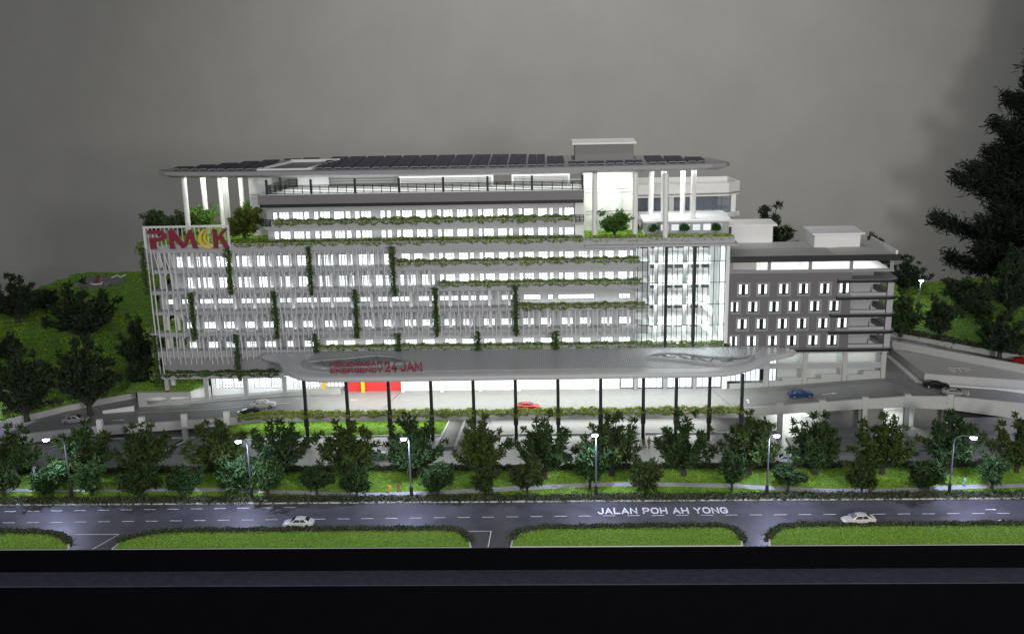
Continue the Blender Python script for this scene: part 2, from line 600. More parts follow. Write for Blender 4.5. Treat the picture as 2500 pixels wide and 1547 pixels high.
# ---- park strip between street and car park
kb = thing('street_kerb', 'long white kerb between the street and the tree lawn', 'kerb', (0, 153.1, 0))
for i in range(22):
    MB().box(-120 + i * 10.0, -120 + i * 10.0 + 9.94, 153.0, 153.32, 0.0, 0.2).build('kerb_stone', 'kerb', kb)
kb2 = thing('car_park_kerb', 'thin white kerb between the tree lawn and the car park', 'kerb', (0, 166.7, 0))
for i in range(22):
    MB().box(-120 + i * 10.0, -120 + i * 10.0 + 9.94, 166.62, 166.85, 0.0, 0.2).build('kerb_stone', 'kerb', kb2)
structure(MB().box(-140, 125, 153.32, 166.62, 0.0, 0.14).build('lawn', 'lawn'))
UP = [(-120, 159.6), (-90.4, 159.46), (-79.5, 158.61), (-69.2, 158.76), (-54, 158.83), (-42.7, 157.82), (-34.4, 156.87), (-27.6, 156.59), (-20.9, 156.97), (-10.9, 158.09), (-0.8, 159.23), (9.4, 160.05), (19.5, 159.7), (29.4, 159.03), (35.9, 157.94), (45.5, 156.81), (52, 156.69), (58.7, 157.38), (66.9, 158.21), (74.9, 158.23), (110, 158.2)]
LO = [(-120, 158.3), (-89.6, 158.1), (-53.6, 157.6), (-42.4, 156.52), (-30.1, 155.4), (-20.8, 155.68), (-10.8, 156.47), (-0.8, 157.6), (9.3, 158.56), (19.3, 158.33), (29.2, 157.6), (35.5, 156.45), (45, 155.3), (54.8, 155.3), (66.2, 156.61), (74.4, 156.95), (110, 157)]
path_mb = MB()
xs = np.linspace(-118, 108, 140)
path_mb.loft([[(x, np.interp(x, *zip(*LO)), 0.15), (x, np.interp(x, *zip(*UP)), 0.15), (x, np.interp(x, *zip(*UP)), 0.19), (x, np.interp(x, *zip(*LO)), 0.19)] for x in xs])
structure(path_mb.build('path', 'path'))

# ---- car park and lower level
lot = structure(MB().box(-140, 125, 166.85, 200, -0.01, 0.05).build('car_park', 'lot'))
structure(MB().box(-62, -18.4, 181.9, 193.5, 0.04, 0.2).build('lawn', 'lawn'))
MB().box(-110, -18.2, 181.55, 181.9, 0.05, 0.2).build('kerb', 'kerb', lot)
MB().box(-10.8, 33.0, 181.55, 181.85, 0.05, 0.32).build('kerb', 'kerb', lot)
MB().box(-10.8, 36.0, 181.85, 194.0, 0.05, 0.3).build('raised_slab', 'slab', lot)
MB().prism([(-19.9, 181.6), (-18.2, 193.5), (-15.9, 193.5), (-16.9, 175.5), (-19.0, 175.5)], 0.05, 0.34).build('ramp_kerb', 'slab', lot)
poly_strip([(-16.7, 175.5), (-15.7, 193.0), (-10.9, 193.0)], 0.3, 0.05, 0.5, 'kerb', 'kerb', lot)
poly_strip([(-20.0, 175.5), (-18.4, 193.0)], 0.25, 0.05, 0.42, 'kerb', 'kerb', lot)
arrow(-13.9, 174.6, 0.05, 0.1, 1, 2.4, lot)
for x in (-92, -87, -82.5, -78, -73.5, -64, -59.7, -55.4, -47.3, -39.8, -32.3, -24.6, 6.2, 9.0, 21.0, 66, 71.5, 77, 82.5):
    sl = -2.6 if x < -22 else (-0.2 if x < 40 else 2.4)
    poly_strip([(x, 181.2), (x + sl, 175.6)], 0.14, 0.054, 0.062, 'paint', 'bay_line', lot)
for k, (x, sl) in enumerate(((-66.3, -2.7), (-43.4, -2.4), (-20.9, -2.2), (-5.9, -0.75), (16.9, -0.3))):
    d = thing('planting_divider', ['narrow green divider with white kerb at the far left bays of the car park', 'narrow green divider with white kerb below the leftmost canopy column',
              'narrow green divider with white kerb left of the basement ramp', 'narrow green divider with white kerb below the sixth canopy column',
              'narrow green divider with white kerb beside the parked pale green car'][k], 'kerb island', (x, 178, 0.05), 'green dividers between parking bays')
    poly_strip([(x, 181.4), (x + sl, 175.4)], 1.0, 0.05, 0.2, 'kerb', 'border', d)
    poly_strip([(x - sl * 0.03, 181.3), (x + sl * 0.96, 175.7)], 0.62, 0.12, 0.23, 'greenboard', 'turf', d)


# ---- elevated driveway
ZD = [(-130, 0.2), (-110, 0.35), (-100, 0.8), (-82, 2.2), (-66, 3.1), (-58, 3.6), (-50, 4.2), (-44, 4.4), (33, 4.4), (41, 4.9), (48, 5.4), (55, 5.9), (63, 6.4), (71, 6.3), (84, 4.8), (100, 3.0), (125, 1.2)]
zd = lambda x, y=0: lerp_tab(ZD, x)
FR = [(-130, 177.6), (-100, 178.6), (-82, 180.0), (125, 180.0)]
BK = [(-130, 184), (-104, 186.6), (-94, 193.5), (-82, 198.5), (-70, 199), (-66, 197), (-44, 196.6), (33, 196.6), (63, 200), (64.5, 219), (72, 222), (78, 219), (92, 200), (125, 186)]
deck_mb = MB()
xs = sorted(set([a for a, _ in ZD] + [a for a, _ in BK] + list(range(-130, 126, 4))))
def deck_ring(x):
    yf, yb, z = lerp_tab(FR, x), lerp_tab(BK, x), zd(x)
    ym = yf + min(6.3, .5 * (yb - yf))
    zm = z if x < 70 else max(z, 6.25)
    return [(x, yf, z - .5), (x, yb, z - .5), (x, yb, zm), (x, ym, zm), (x, yf, z)]


deck_mb.loft([deck_ring(x) for x in xs])
deck = structure(deck_mb.build('driveway', 'deck'))
arrow(-80.5, 185.4, zd, 1, 0.02, 2.6, deck)
arrow(51.5, 186.6, zd, 1, 0.05, 2.8, deck)
arrow(36.5, 186.0, zd, 0.05, 1, 2.4, deck)
poly_strip([(-78, 189.0), (-64, 188.2), (-50, 188.6), (-36, 189.6)], 0.16, lambda x, y: zd(x) + 0.015, lambda x, y: zd(x) + 0.022, 'paint', 'lane_line', deck)
for pts in ([(-28.5, 194.0), (-30.6, 183.5)], [(31.0, 193.5), (33.2, 183.2)], [(63.2, 192.0), (69.2, 183.0)], [(63.3, 196.5), (66.6, 193.2)]):
    poly_strip(pts, 0.09, lambda x, y: zd(x) + 0.014, lambda x, y: zd(x) + 0.02, 'steel', 'expansion_joint', deck)

PT = [(-130, 1.1), (-100, 1.9), (-82, 3.3), (-66, 4.2), (-58, 4.65), (-52, 5.15), (-44, 5.3), (33.6, 5.35), (41, 6.0), (48, 6.5), (55, 7.0), (63, 7.5), (71, 7.4), (84, 5.9), (100, 4.2), (125, 2.4)]
PB = [(-130, -0.5), (-100, 0.2), (-82, 1.5), (-66, 2.6), (-58, 3.2), (-52, 3.9), (-44, 4.05), (33.6, 3.95), (41, 4.4), (48, 4.8), (55, 5.2), (63, 5.4), (71, 4.9), (84, 2.9), (100, 1.2), (125, -0.2)]


def parapet(x0, x1, label, m='concrete', dy=0.0, th=0.5):
    xs = [x0] + [a for a, _ in PT if x0 < a < x1] + [x1]
    t = thing('ramp_parapet', label, 'parapet', (x0, 180, zd(x0)), 'parapets along the raised driveway')
    mb = MB()
    mb.loft([[(x, lerp_tab(FR, x) - th + dy, lerp_tab(PB, x)), (x, lerp_tab(FR, x) + dy, lerp_tab(PB, x)), (x, lerp_tab(FR, x) + dy, lerp_tab(PT, x)), (x, lerp_tab(FR, x) - th + dy, lerp_tab(PT, x))] for x in xs])
    n = len(mb.v)
    mb.f += [(0, 1, 2, 3), (n - 1, n - 2, n - 3, n - 4)]
    mb.build('wall', m, t)
    return t


pa = parapet(-120, -82.05, 'low white parapet at the far left foot of the ramp')
pb = parapet(-82, -52, 'grey ramp parapet with square white posts at the left')
pc = parapet(-51.95, 33.6, 'long planter parapet with yellow green plants under the canopy', dy=-0.05, th=0.9)
pd = parapet(33.65, 71.2, 'grey driveway parapet with five stub posts right of the canopy')
pe = parapet(71.25, 124, 'plain grey parapet sloping down at the far right')
for x in (-81.6, -73.8, -66.0, -58.2):
    z = lerp_tab(PT, x)
    MB().box(x - 0.5, x + 0.5, 179.45, 180.2, z - 1.2, z + 1.15).build('post', 'white', pb)
for x in (41, 48.4, 55.8, 63.2, 70.6):
    z = lerp_tab(PT, x)
    MB().box(x - 0.55, x + 0.55, 179.4, 180.3, z - 1.6, z + 0.35).build('post', 'concrete', pd)
for a, b, r in ((-80, -75, pb), (-72.5, -67, pb), (-64.5, -59, pb), (34.2, 40.2, pd), (41.8, 47.6, pd), (49.2, 55, pd), (56.6, 62.4, pd), (64, 69.8, pd)):
    mb = MB()
    mb.tube([(a, 180.7, zd(a) + 0.75), (b, 180.7, zd(b) + 0.75)], 0.07, 5)
    for q in (a, (a + b) / 2, b):
        mb.tube([(q, 180.7, zd(q)), (q, 180.7, zd(q) + 0.75)], 0.06, 5)
    mb.build('handrail', 'white', r)
CX1 = [-73.6, -66.3, -58.9, 41.2, 48.6, 56.0, 63.4, 70.8]
for i, x in enumerate(CX1):
    z = lerp_tab(PB, x)
    MB().box(x - 0.42, x + 0.42, 179.9, 180.75, 0.05, z).build('column', 'concrete', pb if x < 0 else pd)

# lower rooms under the right half of the driveway
lw = thing('undercroft', 'grey basement walls and lit bays below the right part of the driveway', 'basement', (50, 188, 0.05))
for a_, b_ in ((49.0, 56.0), (56.1, 60.6), (66.2, 71.4)):
    MB().box(a_, b_, 184.2, 184.6, 0.05, 4.6).build('wall', 'slab', lw)
MB().box(34.5, 71.5, 193.4, 193.8, 0.05, 4.2).build('back_wall', 'white', lw)
MB().box(71.5, 124, 180.05, 180.5, -0.4, 3.2).build('retaining_wall', 'annexlite', lw)
MB().prism([(44.3, 193.0), (45.3, 193.0), (49.6, 182.5), (48.4, 182.5)], 0.05, 1.5).build('ramp_wall', 'white', lw)
MB().prism([(36.0, 182.0), (41.6, 182.0), (43.8, 193.0), (36.0, 193.0)], 0.05, 0.34).build('floor_slab', 'slab', lw)
MB().box(42.0, 66.0, 172.4, 178.9, 0.05, 0.3).build('forecourt_slab', 'slab', lw)
area_light('bay_lamp', (45, 189.5, 3.7), (45, 188, 0), 6, 4, 900, (0.93, 1.0, 0.9))
area_light('bay_lamp', (63.2, 189.5, 4.4), (63.2, 188, 0), 4, 4, 700, (0.93, 1.0, 0.9))
area_light('undercroft_lamp', (8, 187, 2.9), (8, 185, 0), 44, 3, 2600, (0.97, 1.0, 0.95))
area_light('undercroft_lamp', (-38, 187, 2.9), (-38, 185, 0), 40, 3, 1900, (0.97, 1.0, 0.95))

# ---- left hill, right hill
hill_l = lambda x, y: max(2.0, 3 + 0.12 * (y - 195))
dist_r = lambda x, y: (x - 75.2) * 0.675 + (y - 220.8) * 0.738
hill_r = lambda x, y: 6.5 + min(0.6, max(0.0, dist_r(x, y) - 0.4) * 0.3) + 0.085 * max(0.0, dist_r(x, y))


def hill(name, inside, zf, xr, yr, step, skirt=-3.0):
    nx, ny = int((xr[1] - xr[0]) / step) + 1, int((yr[1] - yr[0]) / step) + 1
    vid, v, f = {}, [], []
    cells = set()
    for i in range(nx - 1):
        for j in range(ny - 1):
            if inside(xr[0] + (i + .5) * step, yr[0] + (j + .5) * step):
                cells.add((i, j))

    def vert(i, j, low=False):
        k = (i, j, low)
        if k not in vid:
            x, y = xr[0] + i * step, yr[0] + j * step
            n = 0.12 * math.sin(x * 1.3 + y * .7) + 0.1 * math.sin(y * 1.9 - x * .6)
            vid[k] = len(v)
            v.append((x, y, skirt if low else zf(x, y) + n))
        return vid[k]
    for (i, j) in cells:
        f.append((vert(i, j), vert(i + 1, j), vert(i + 1, j + 1), vert(i, j + 1)))
        for (a, b, c, d, ni, nj) in ((0, 0, 1, 0, 0, -1), (1, 0, 1, 1, 1, 0), (1, 1, 0, 1, 0, 1), (0, 1, 0, 0, -1, 0)):
            if (i + ni, j + nj) not in cells:
                f.append((vert(i + a, j + b, True), vert(i + c, j + d, True), vert(i + c, j + d), vert(i + a, j + b)))
    o = MB().add(v, f).build(name, 'hill')
    return structure(o)


LEFT_EDGE = [(-150, 160), (-110, 183.5), (-104, 187), (-94, 194), (-82, 199)]


def in_l(x, y):
    if y > 271 or x > -70 or x < -150:
        return False
    if x < -82 and y < lerp_tab(LEFT_EDGE, x):
        return False
    if x >= -82 and y < 199:
        return False
    return (y - 268) < 1.9 * (x + 125)


hill('hill', in_l, hill_l, (-150, -70), (160, 271.2), 1.0)
in_r = lambda x, y: dist_r(x, y) > 0.2 and y < 255.5 and x < 135 and x > 43
hill('hill', in_r, hill_r, (42, 135), (150, 256), 1.0)

rw = thing('retaining_wall', 'long low grey retaining wall along the left side road', 'retaining wall', (-95, 190, 1.5))
poly_strip([(-130, 171.6), (-110, 183.2), (-104, 186.6), (-94, 193.6), (-82, 198.4)], 0.5, -0.5, lambda x, y: zd(x) + 1.15, 'concrete', 'wall', rw)
rw2 = thing('retaining_wall', 'grey retaining wall at the foot of the right hill behind the side road', 'retaining wall', (85, 208, 6))
poly_strip([(62, 232.9), (68, 227.4), (75.2, 220.8), (84, 212.75), (93.6, 204.0), (104, 194.5), (120, 179.8)], 0.6, 2.0, 7.15, 'concrete', 'wall', rw2)

# road behind the tank, the tank itself
side = MB()
side.prism([(60, 234), (68, 227.2), (93.4, 203.8), (120, 179.4), (112, 168), (88.6, 192.5), (74, 205.5), (66.5, 209), (60, 209)], 5.2, 6.05)
structure(side.build('side_road', 'asphalt'))
tk = thing('tank_building', 'low white sewage tank with sloping walls lettered STP on its roof', 'tank', (80, 192, 5.6))
MB().prism([(70.1, 191.3), (86.4, 186.7), (108, 180.6), (103, 178.0), (88.0, 191.5), (70.3, 207.2), (69.1, 207.5)], 1.5, 7.8).build('body', 'concrete', tk)
poly_strip([(69.3, 208.0), (70.4, 207.1), (87.9, 191.4), (103, 177.8)], 0.5, 2.0, 9.35, 'concrete', 'back_wall', tk)
fb = MB()
for i in range(9):
    fb.box(66.6 + i * 0.36, 66.72 + i * 0.36, 208.5, 208.65, 6.0, 9.3)
fb.box(66.5, 69.8, 208.5, 208.65, 9.2, 9.35)
fb.build('railing', 'annexlite', tk)
poly_strip([(68.3, 207.5), (68.8, 191.0), (69.6, 190.1), (86.2, 185.4), (108, 179.3)], 1.0, 4.0, 6.5, 'kerb', 'kerb', tk)
v, f = stroke_text('STP', 0.22, 0.34)
v[:, 0] *= 3.8 / v[:, 0].max()
v[:, 1] *= 2.2
v[:, 2] += 7.82
a = -0.12
x, y = v[:, 0].copy(), v[:, 1].copy()
v[:, 0] = 75.3 + x * math.cos(a) - y * math.sin(a)
v[:, 1] = 192.4 + x * math.sin(a) + y * math.cos(a)
MB().add(v, f).build('lettering', 'paint', tk)

# compass slab on the left hill
cp = thing('compass_slab', 'flat grey rock compass marker with a white N lying on the left hill', 'compass marker', (-114.5, 261.8, 11.0))
ang = np.linspace(0, 2 * math.pi, 26)[:-1]
pts = [(-114.6 + 6.6 * math.cos(t) * (0.85 + 0.2 * math.sin(5 * t + 1)), 262.3 + 4.6 * math.sin(t) * (0.85 + 0.18 * math.cos(7 * t))) for t in ang]
MB().prism(pts, lambda x, y: hill_l(x, y) - 0.5, lambda x, y: hill_l(x, y) + 0.75 + 0.25 * math.sin(x * 2.1) * math.cos(y * 1.7)).build('slab', 'rock', cp)
hz = lambda d: (lambda x, y: hill_l(x, y) + d)
MB().prism([(-116.2, 264.8), (-115.4, 264.9), (-114.3, 260.8), (-114.9, 260.6)], hz(0.9), hz(1.25)).build('needle', 'needle', cp)
poly_strip([(-111.6, 263.6), (-110.9, 265.4), (-109.6, 263.9), (-108.9, 265.7)], 0.45, hz(0.9), hz(1.2), 'white', 'letter', cp)
poly_strip([(-115.5, 259.4), (-114.4, 258.8), (-112.6, 259.2), (-113.0, 260.6)], 0.4, hz(0.9), hz(1.15), 'white', 'pointer', cp)
# ================================================================== HOSPITAL
HB = thing('hospital_building', 'large white and grey hospital block with rows of lit windows and ivy ledges', 'building', (-20, 193, 4.4))
WA = [(-51.87,-50.93),(-50.67,-48.72),(-48.13,-46.05),(-45.9,-44.92),(-44.05,-43.12),(-42.86,-40.85),(-40.26,-38.25),(-38.03,-37.01),(-36.3,-35.28),(-35.08,-33.06),(-31.4,-30.47),(-30.21,-29.28),(-28.42,-27.55),(-27.29,-25.31),(-24.66,-22.77),(-22.49,-21.62),(-20.66,-19.82),(-19.49,-17.64),(-16.95,-15.02),(-14.74,-13.9),(-12.91,-12.12),(-11.9,-9.97),(-9.26,-7.44),(-7.12,-6.32),(-5.29,-4.54),(-4.24,-2.42),(-1.65,0.17),(0.53,1.28),(2.31,3.05),(3.35,5.17)]
WC = [(-70.07,-68.66),(-68.01,-67.31),(-66.27,-65.51),(-65.07,-63.51),(-62.47,-60.19),(-58.63,-57.91),(-57.59,-55.68),(-54.77,-52.93),(-52.61,-51.78),(-50.81,-50.23),(-49.79,-48.39),(-47.09,-45.36),(-43.16,-42.41),(-42.06,-40.19),(-39.22,-37.49),(-37.28,-36.42),(-35.45,-32.43),(-30.71,-29.7),(-27.35,-25.68),(-24.99,-23.28),(-22.06,-21.13),(-20.28,-19.42),(-19.1,-17.28),(-16.58,-14.76),(-14.44,-13.59),(-12.69,-11.88),(-11.62,-9.85),(-9.06,-7.25),(-6.93,-6.14),(-5.22,-4.43),(-4.16,-2.39),(-1.64,0.17),(0.49,1.27),(2.23,3.02),(3.29,5.06),(5.84,7.6),(7.97,8.67),(9.73,10.41),(10.72,12.48),(13.27,15.01),(15.43,16.09)]
WD = [(-68.32,-67.22),(-66.46,-65.8),(-65.37,-63.51),(-62.49,-60.67),(-58.6,-57.91),(-57.51,-55.44),(-54.68,-52.94),(-52.62,-51.85),(-50.83,-50.22),(-49.79,-48.27),(-47.07,-45.12),(-43.16,-42.51),(-41.97,-40.45),(-39.37,-37.75),(-37.53,-36.45),(-35.04,-33.42),(-32.44,-31.04),(-30.6,-29.09),(-27.76,-26.97),(-26.62,-24.75),(-23.67,-22.27),(-21.84,-21.19),(-20.27,-19.43),(-19.1,-17.28),(-16.57,-14.74),(-14.35,-13.67),(-12.7,-11.91),(-11.56,-9.8),(-9.05,-7.29),(-6.91,-6.2),(-5.24,-4.44),(-4.16,-2.41),(-1.62,0.12),(0.48,1.23),(2.19,2.98),(3.26,5.03),(5.82,7.59),(7.96,8.66),(9.66,10.41),(10.73,12.5),(13.25,14.99),(15.38,16.12)]
WE = [(-73.4,-70.52),(-69.86,-68.54),(-66.35,-63.71),(-62.84,-59.44),(-58.57,-55.83),(-55.62,-52.77),(-51.02,-49.8),(-49.6,-43.83),(-43.17,-36.64),(-35.66,-33.27),(-32.3,-30.12),(-29.47,-28.17),(-27.94,-25.67),(-24.41,-21.4),(-20.47,-16.91),(-16.37,-13.45),(-12.91,-10.54),(-8.71,-6.56),(-4.51,-1.28),(0.07,1.08),(2.0,8.87),(13.41,15.62)]
WF = [(-69.36,-68.04),(-65.94,-63.69),(-62.19,-60.03),(-58.05,-55.74),(-54.59,-52.29),(-50.35,-48.11),(-46.9,-44.6),(-42.69,-40.37),(-39.12,-36.93),(-35.03,-33.5),(-31.3,-29.2),(-27.3,-25.01),(-23.92,-21.68),(-19.74,-17.5),(-16.14,-14.25),(-12.23,-10.01),(-8.86,-6.76),(-4.77,-2.58),(-1.35,0.71),(2.61,4.77),(6.0,8.22),(10.14,12.25),(13.5,15.74)]
WG = [(-69.2,-67.75),(-65.69,-63.47),(-62.21,-60.0),(-58.07,-55.75),(-54.58,-52.26),(-50.34,-48.0),(-46.85,-44.97),(-42.66,-40.35),(-39.25,-36.94),(-35.07,-33.49),(-31.5,-29.3),(-27.37,-25.07),(-23.98,-21.68),(-19.78,-17.48),(-16.44,-14.19),(-12.25,-10.0),(-8.91,-6.73),(-4.82,-2.6),(-1.47,0.73),(2.66,4.9),(5.98,8.19),(10.1,12.37),(13.41,15.66)]


def window(root, xa, xb, za, zb, Y, cols, transom=None, fm='frame', pm='pane', bar=0.09):
    """a framed window in an opening: frame with mullions (part) and its lit pane (sub-part)"""
    mb = MB()
    y0, y1 = Y - 0.10, Y + 0.02
    mb.box(xa, xa + bar, y0, y1, za, zb).box(xb - bar, xb, y0, y1, za, zb)
    mb.box(xa + bar, xb - bar, y0, y1, za, za + bar).box(xa + bar, xb - bar, y0, y1, zb - bar, zb)
    for k in range(1, cols):
        x = xa + (xb - xa) * k / cols
        mb.box(x - bar / 2, x + bar / 2, y0, y1, za + bar, zb - bar)
    if transom:
        z = za + (zb - za) * transom
        mb.box(xa + bar, xb - bar, y0 - 0.01, y0, z - bar / 2, z + bar / 2)
    o = mb.build('window', fm, root)
    MB().quad((xa, Y + 0.06, za), (xb, Y + 0.06, za), (xb, Y + 0.06, zb), (xa, Y + 0.06, zb)).build('pane', pm, o)
    return o


def wall_row(x0, x1, z0, z1, Y, th, holes, za, zb, name='wall', m='facade', root=HB):
    mb = MB()
    mb.box(x0, x1, Y, Y + th, z0, za).box(x0, x1, Y, Y + th, zb, z1)
    xs = [x0] + [q for h in holes for q in h] + [x1]
    for k in range(0, len(xs), 2):
        if xs[k + 1] - xs[k] > 0.01:
            mb.box(xs[k], xs[k + 1], Y, Y + th, za, zb)
    return mb.build(name, m, root)


def ncols(w):
    return 1 if w < 1.2 else (2 if w < 1.55 else (3 if w < 2.4 else max(3, int(round(w / 0.95)))))


YW = 195.3
for (W_, z0, z1, za, zb, xl) in ((WC, 28.45, 32.4, 29.05, 31.2, -71.5), (WD, 24.4, 28.45, 25.0, 27.15, -71.0), (WE, 20.4, 24.4, 21.9, 22.95, -74.0),
                                 (WF, 16.25, 20.4, 17.0, 18.4, -69.9), (WG, 12.0, 16.25, 13.15, 14.45, -69.6)):
    wall_row(xl, 16.6, z0, z1, YW, 0.4, W_, za, zb)
    for a, b in W_:
        window(HB, a, b, za, zb, YW + 0.25, ncols(b - a), 0.72 if zb - za > 1.2 else None)
# tower walls, set back
for (z0, z1, za, zb) in ((33.3, 36.5, 33.6, 35.15), (36.5, 40.5, 37.15, 38.85)):
    wall_row(-53.0, 5.35, z0, z1, 198.5, 0.4, WA, za, zb)
    for a, b in WA:
        window(HB, a, b, za, zb, 198.75, ncols(b - a), 0.78)
MB().box(5.35, 6.95, 197.6, 206, 33.3, 40.3).build('end_wall', 'white', HB)
MB().box(-53.0, 5.35, 199.6, 206, 33.3, 42.2).build('tower_core', 'facade', HB)
MB().box(-57.5, -53.05, 204, 212, 33.3, 45.9).build('core_wall', 'white', HB)
cw = MB().box(7.0, 17.2, 204, 213, 33.3, 45.9)
cw.build('core_wall', 'white', HB)
gl = MB()
for z in (36.6, 37.2, 40.8, 41.5):
    gl.box(7.6, 16.4, 203.92, 203.99, z, z + 0.06)
    gl.box(-57.4, -53.1, 203.92, 203.99, z, z + 0.06)
gl.build('wall_groove', 'annexlite', HB)


# ledges and slabs
def ledge(x0, x1, z0, z1, y0=193.0, y1=195.29, m='facade', round_left=False):
    if round_left:
        r = 1.2
        poly = [(x1, y0), (x1, y1), (x0, y1), (x0, y0 + r)] + [(x0 + r - r * math.cos(t), y0 + r - r * math.sin(t)) for t in np.linspace(0.2, 1.57, 6)]
        return MB().prism(poly, z0, z1).build('ledge', m, HB)
    mb = MB().box(x0, x1, y0, y1, z0, z1)
    return mb.build('ledge', m, HB)


ledge(-76.2, -58.6, 32.4, 33.5, round_left=True)
ledge(-58.58, 7.0, 32.4, 34.0)
ledge(7.02, 34.4, 32.75, 33.9)
MB().box(7.0, 35.0, 192.4, 195.2, 32.3, 32.72).build('cornice', 'facade', HB)
MB().box(-58.5, 17.0, 193.15, 195.2, 31.95, 32.38).build('cornice', 'facade', HB)
ledge(-74.6, -28.2, 28.45, 29.15, round_left=True)
ledge(-28.18, 17.2, 28.45, 29.95)
ledge(-75.4, -20.6, 24.4, 25.1, round_left=True)
ledge(-20.58, 17.2, 24.4, 25.8)
ledge(-75.0, -5.6, 20.4, 21.05, round_left=True)
ledge(-5.58, 17.2, 20.4, 21.3)
ledge(-76.3, 17.2, 16.2, 16.9, round_left=True)
ledge(-76.2, -43.9, 12.0, 13.35, round_left=True)
ledge(-43.88, 34.3, 12.5, 13.6)
ledge(-76.2, -50.8, 7.85, 8.95, y0=192.6, round_left=True)
MB().box(-74.0, -50.9, 193.35, 195.2, 8.95, 12.0).build('panel_wall', 'annexlite', HB)
MB().box(-50.9, -41.0, 193.6, 195.2, 8.0, 12.5).build('panel_wall', 'facade', HB)
for z in (16.25, 20.4, 24.4, 28.45):
    MB().box(-73.6, 16.6, 195.72, 217, z, z + 0.5).build('floor_slab', 'facade', HB)
MB().box(-74, 34.4, 195.72, 222, 32.4, 33.28).build('roof_slab', 'roofwhite', HB)
MB().box(-73.6, 16.6, 195.72, 217, 11.9, 12.4).build('floor_slab', 'facade', HB)
MB().box(-69.6, -69.2, 195.72, 216, 12.4, 32.4).build('side_wall', 'white', HB)
MB().box(16.3, 16.6, 195.72, 216, 12.4, 32.4).build('side_wall', 'white', HB)
MB().box(-69.2, 16.3, 215.6, 216, 4.4, 32.4).build('rear_wall', 'white', HB)
for (x, y) in ((-73.1, 195.4), (-73.1, 203)):
    MB().box(x - 0.4, x + 0.4, y - 0.4, y + 0.4, 4.0, 32.4).build('corner_column', 'white', HB)
# pilasters behind the fins
for (z0, z1, xr) in ((29.15, 32.4, -30), (25.1, 28.45, -21), (21.05, 24.4, -6), (16.9, 20.4, 16), (13.35, 16.25, -45)):
    x = -70.9
    pm_ = None
    while x < xr:
        if pm_ is None:
            o = MB().box(0, 0.55, 194.75, YW - 0.01, z0, z1).build('pilaster', 'fin', HB)
            pm_ = o.data
        else:
            o = obj('pilaster', pm_, HB)
        o.location = (x, 0, 0)
        x += 3.73

# vertical fins in front of the left bays
fin_me = {}
n_f = 0
for (z0, z1, x1) in ((28.2, 32.5, -28.6), (24.1, 28.55, -21.0), (20.1, 24.5, -6.2), (16.0, 20.5, 16.4), (11.8, 16.3, -44.4)):
    x = -72.6 + random.uniform(0, .4)
    while x < x1:
        dz = random.choice((0.0, 0.0, 0.25, 0.5))
        key = (round(z1 - z0 + dz, 2))
        if key not in fin_me:
            o = MB().box(-0.068, 0.068, 0, 0.42, 0, key).build('fin', 'fin', None)
            o.parent = HB
            fin_me[key] = o.data
        else:
            o = obj('fin', fin_me[key], HB)
        o.location = Vector((x, 192.45, z0 - dz)) - HB.location
        n_f += 1
        x += random.choice((0.82, 0.95, 1.05, 1.25, 1.5))
short = MB()
for x in np.arange(-73.4, -59.5, 1.02):
    if random.random() < 0.85:
        short.box(x - .07, x + .07, 192.9, 193.3, 10.6, 12.0)
short.build('short_fins', 'fin', HB)['kind'] = 'stuff'
post = MB()
for x, b in ((-74.45, 0.0), (-73.7, 0.0)):
    post.tube([(x, 192.6, 33.4), (x - 0.05, 192.6, 20), (x + 0.1, 192.6, 8)], 0.13, 6)
for k, (x, z) in enumerate(((-72.3, 25.1), (-71.3, 25.1), (-70.3, 25.1), (-69.4, 25.1))):
    post.tube([(x - 0.9, 192.7, 32.5), (x - 0.2, 192.65, 29), (x, 192.6, z)], 0.09, 5)
post.build('corner_post', 'fin', HB)

# terrace greenery floors at the left corner
for z in (12.42, 16.77):
    MB().box(-73.4, -69.7, 193.4, 206, z, z + 0.15).build('terrace_turf', 'lawn', HB)
area_light('terrace_lamp', (-71.5, 199, 20.2), (-71.5, 199, 16), 2.5, 8, 160, (0.97, 1.0, 0.9))
area_light('terrace_lamp', (-71.5, 199, 16.0), (-71.5, 199, 12), 2.5, 8, 70, (0.97, 1.0, 0.9))
MB().prism([(-74, 193.6), (-53.1, 193.6), (-53.1, 198.3), (-56, 222), (-74, 222)], 33.3, 33.42).build('roof_garden', 'lawn', HB)
MB().prism([(7.1, 195.2), (18.3, 195.2), (18.3, 222), (7.1, 222)], 33.3, 33.42).build('roof_garden', 'lawn', HB)

# upper fascia, railing, plant on the tower roof
MB().box(-53.6, 6.95, 195.5, 207, 40.78, 42.5).build('fascia', 'taupe', HB)
MB().box(-53.4, 6.9, 195.7, 206.8, 40.15, 40.77).build('black_band', 'black', HB)
MB().box(-53.4, 6.8, 195.7, 206.8, 42.5, 42.56).build('roof_deck', 'roofwhite', HB)
MB().box(-53.0, 6.9, 196.0, 198.49, 36.05, 36.5).build('ledge', 'facade', HB)
MB().box(-51.6, 5.3, 196.0, 198.49, 36.5, 37.4).build('ledge', 'facade', HB)
PX = [-51.9, -43.6, -35.4, -27.2, -19.0, -10.8, -2.6, 6.7]


def rail_bay(p, q, z, h, n, m='steel', root=HB, rows=6):
    mb = MB()
    p, q = Vector(p), Vector(q)
    for k in range(rows):
        zz = z + 0.12 + (h - 0.12) * k / (rows - 1)
        mb.tube([(p.x, p.y, zz), (q.x, q.y, zz)], 0.075, 4, False)
    for k in range(n + 1):
        c = p.lerp(q, k / n)
        mb.tube([(c.x, c.y, z), (c.x, c.y, z + h)], 0.07, 4, False)
    return mb.build('railing', m, root)


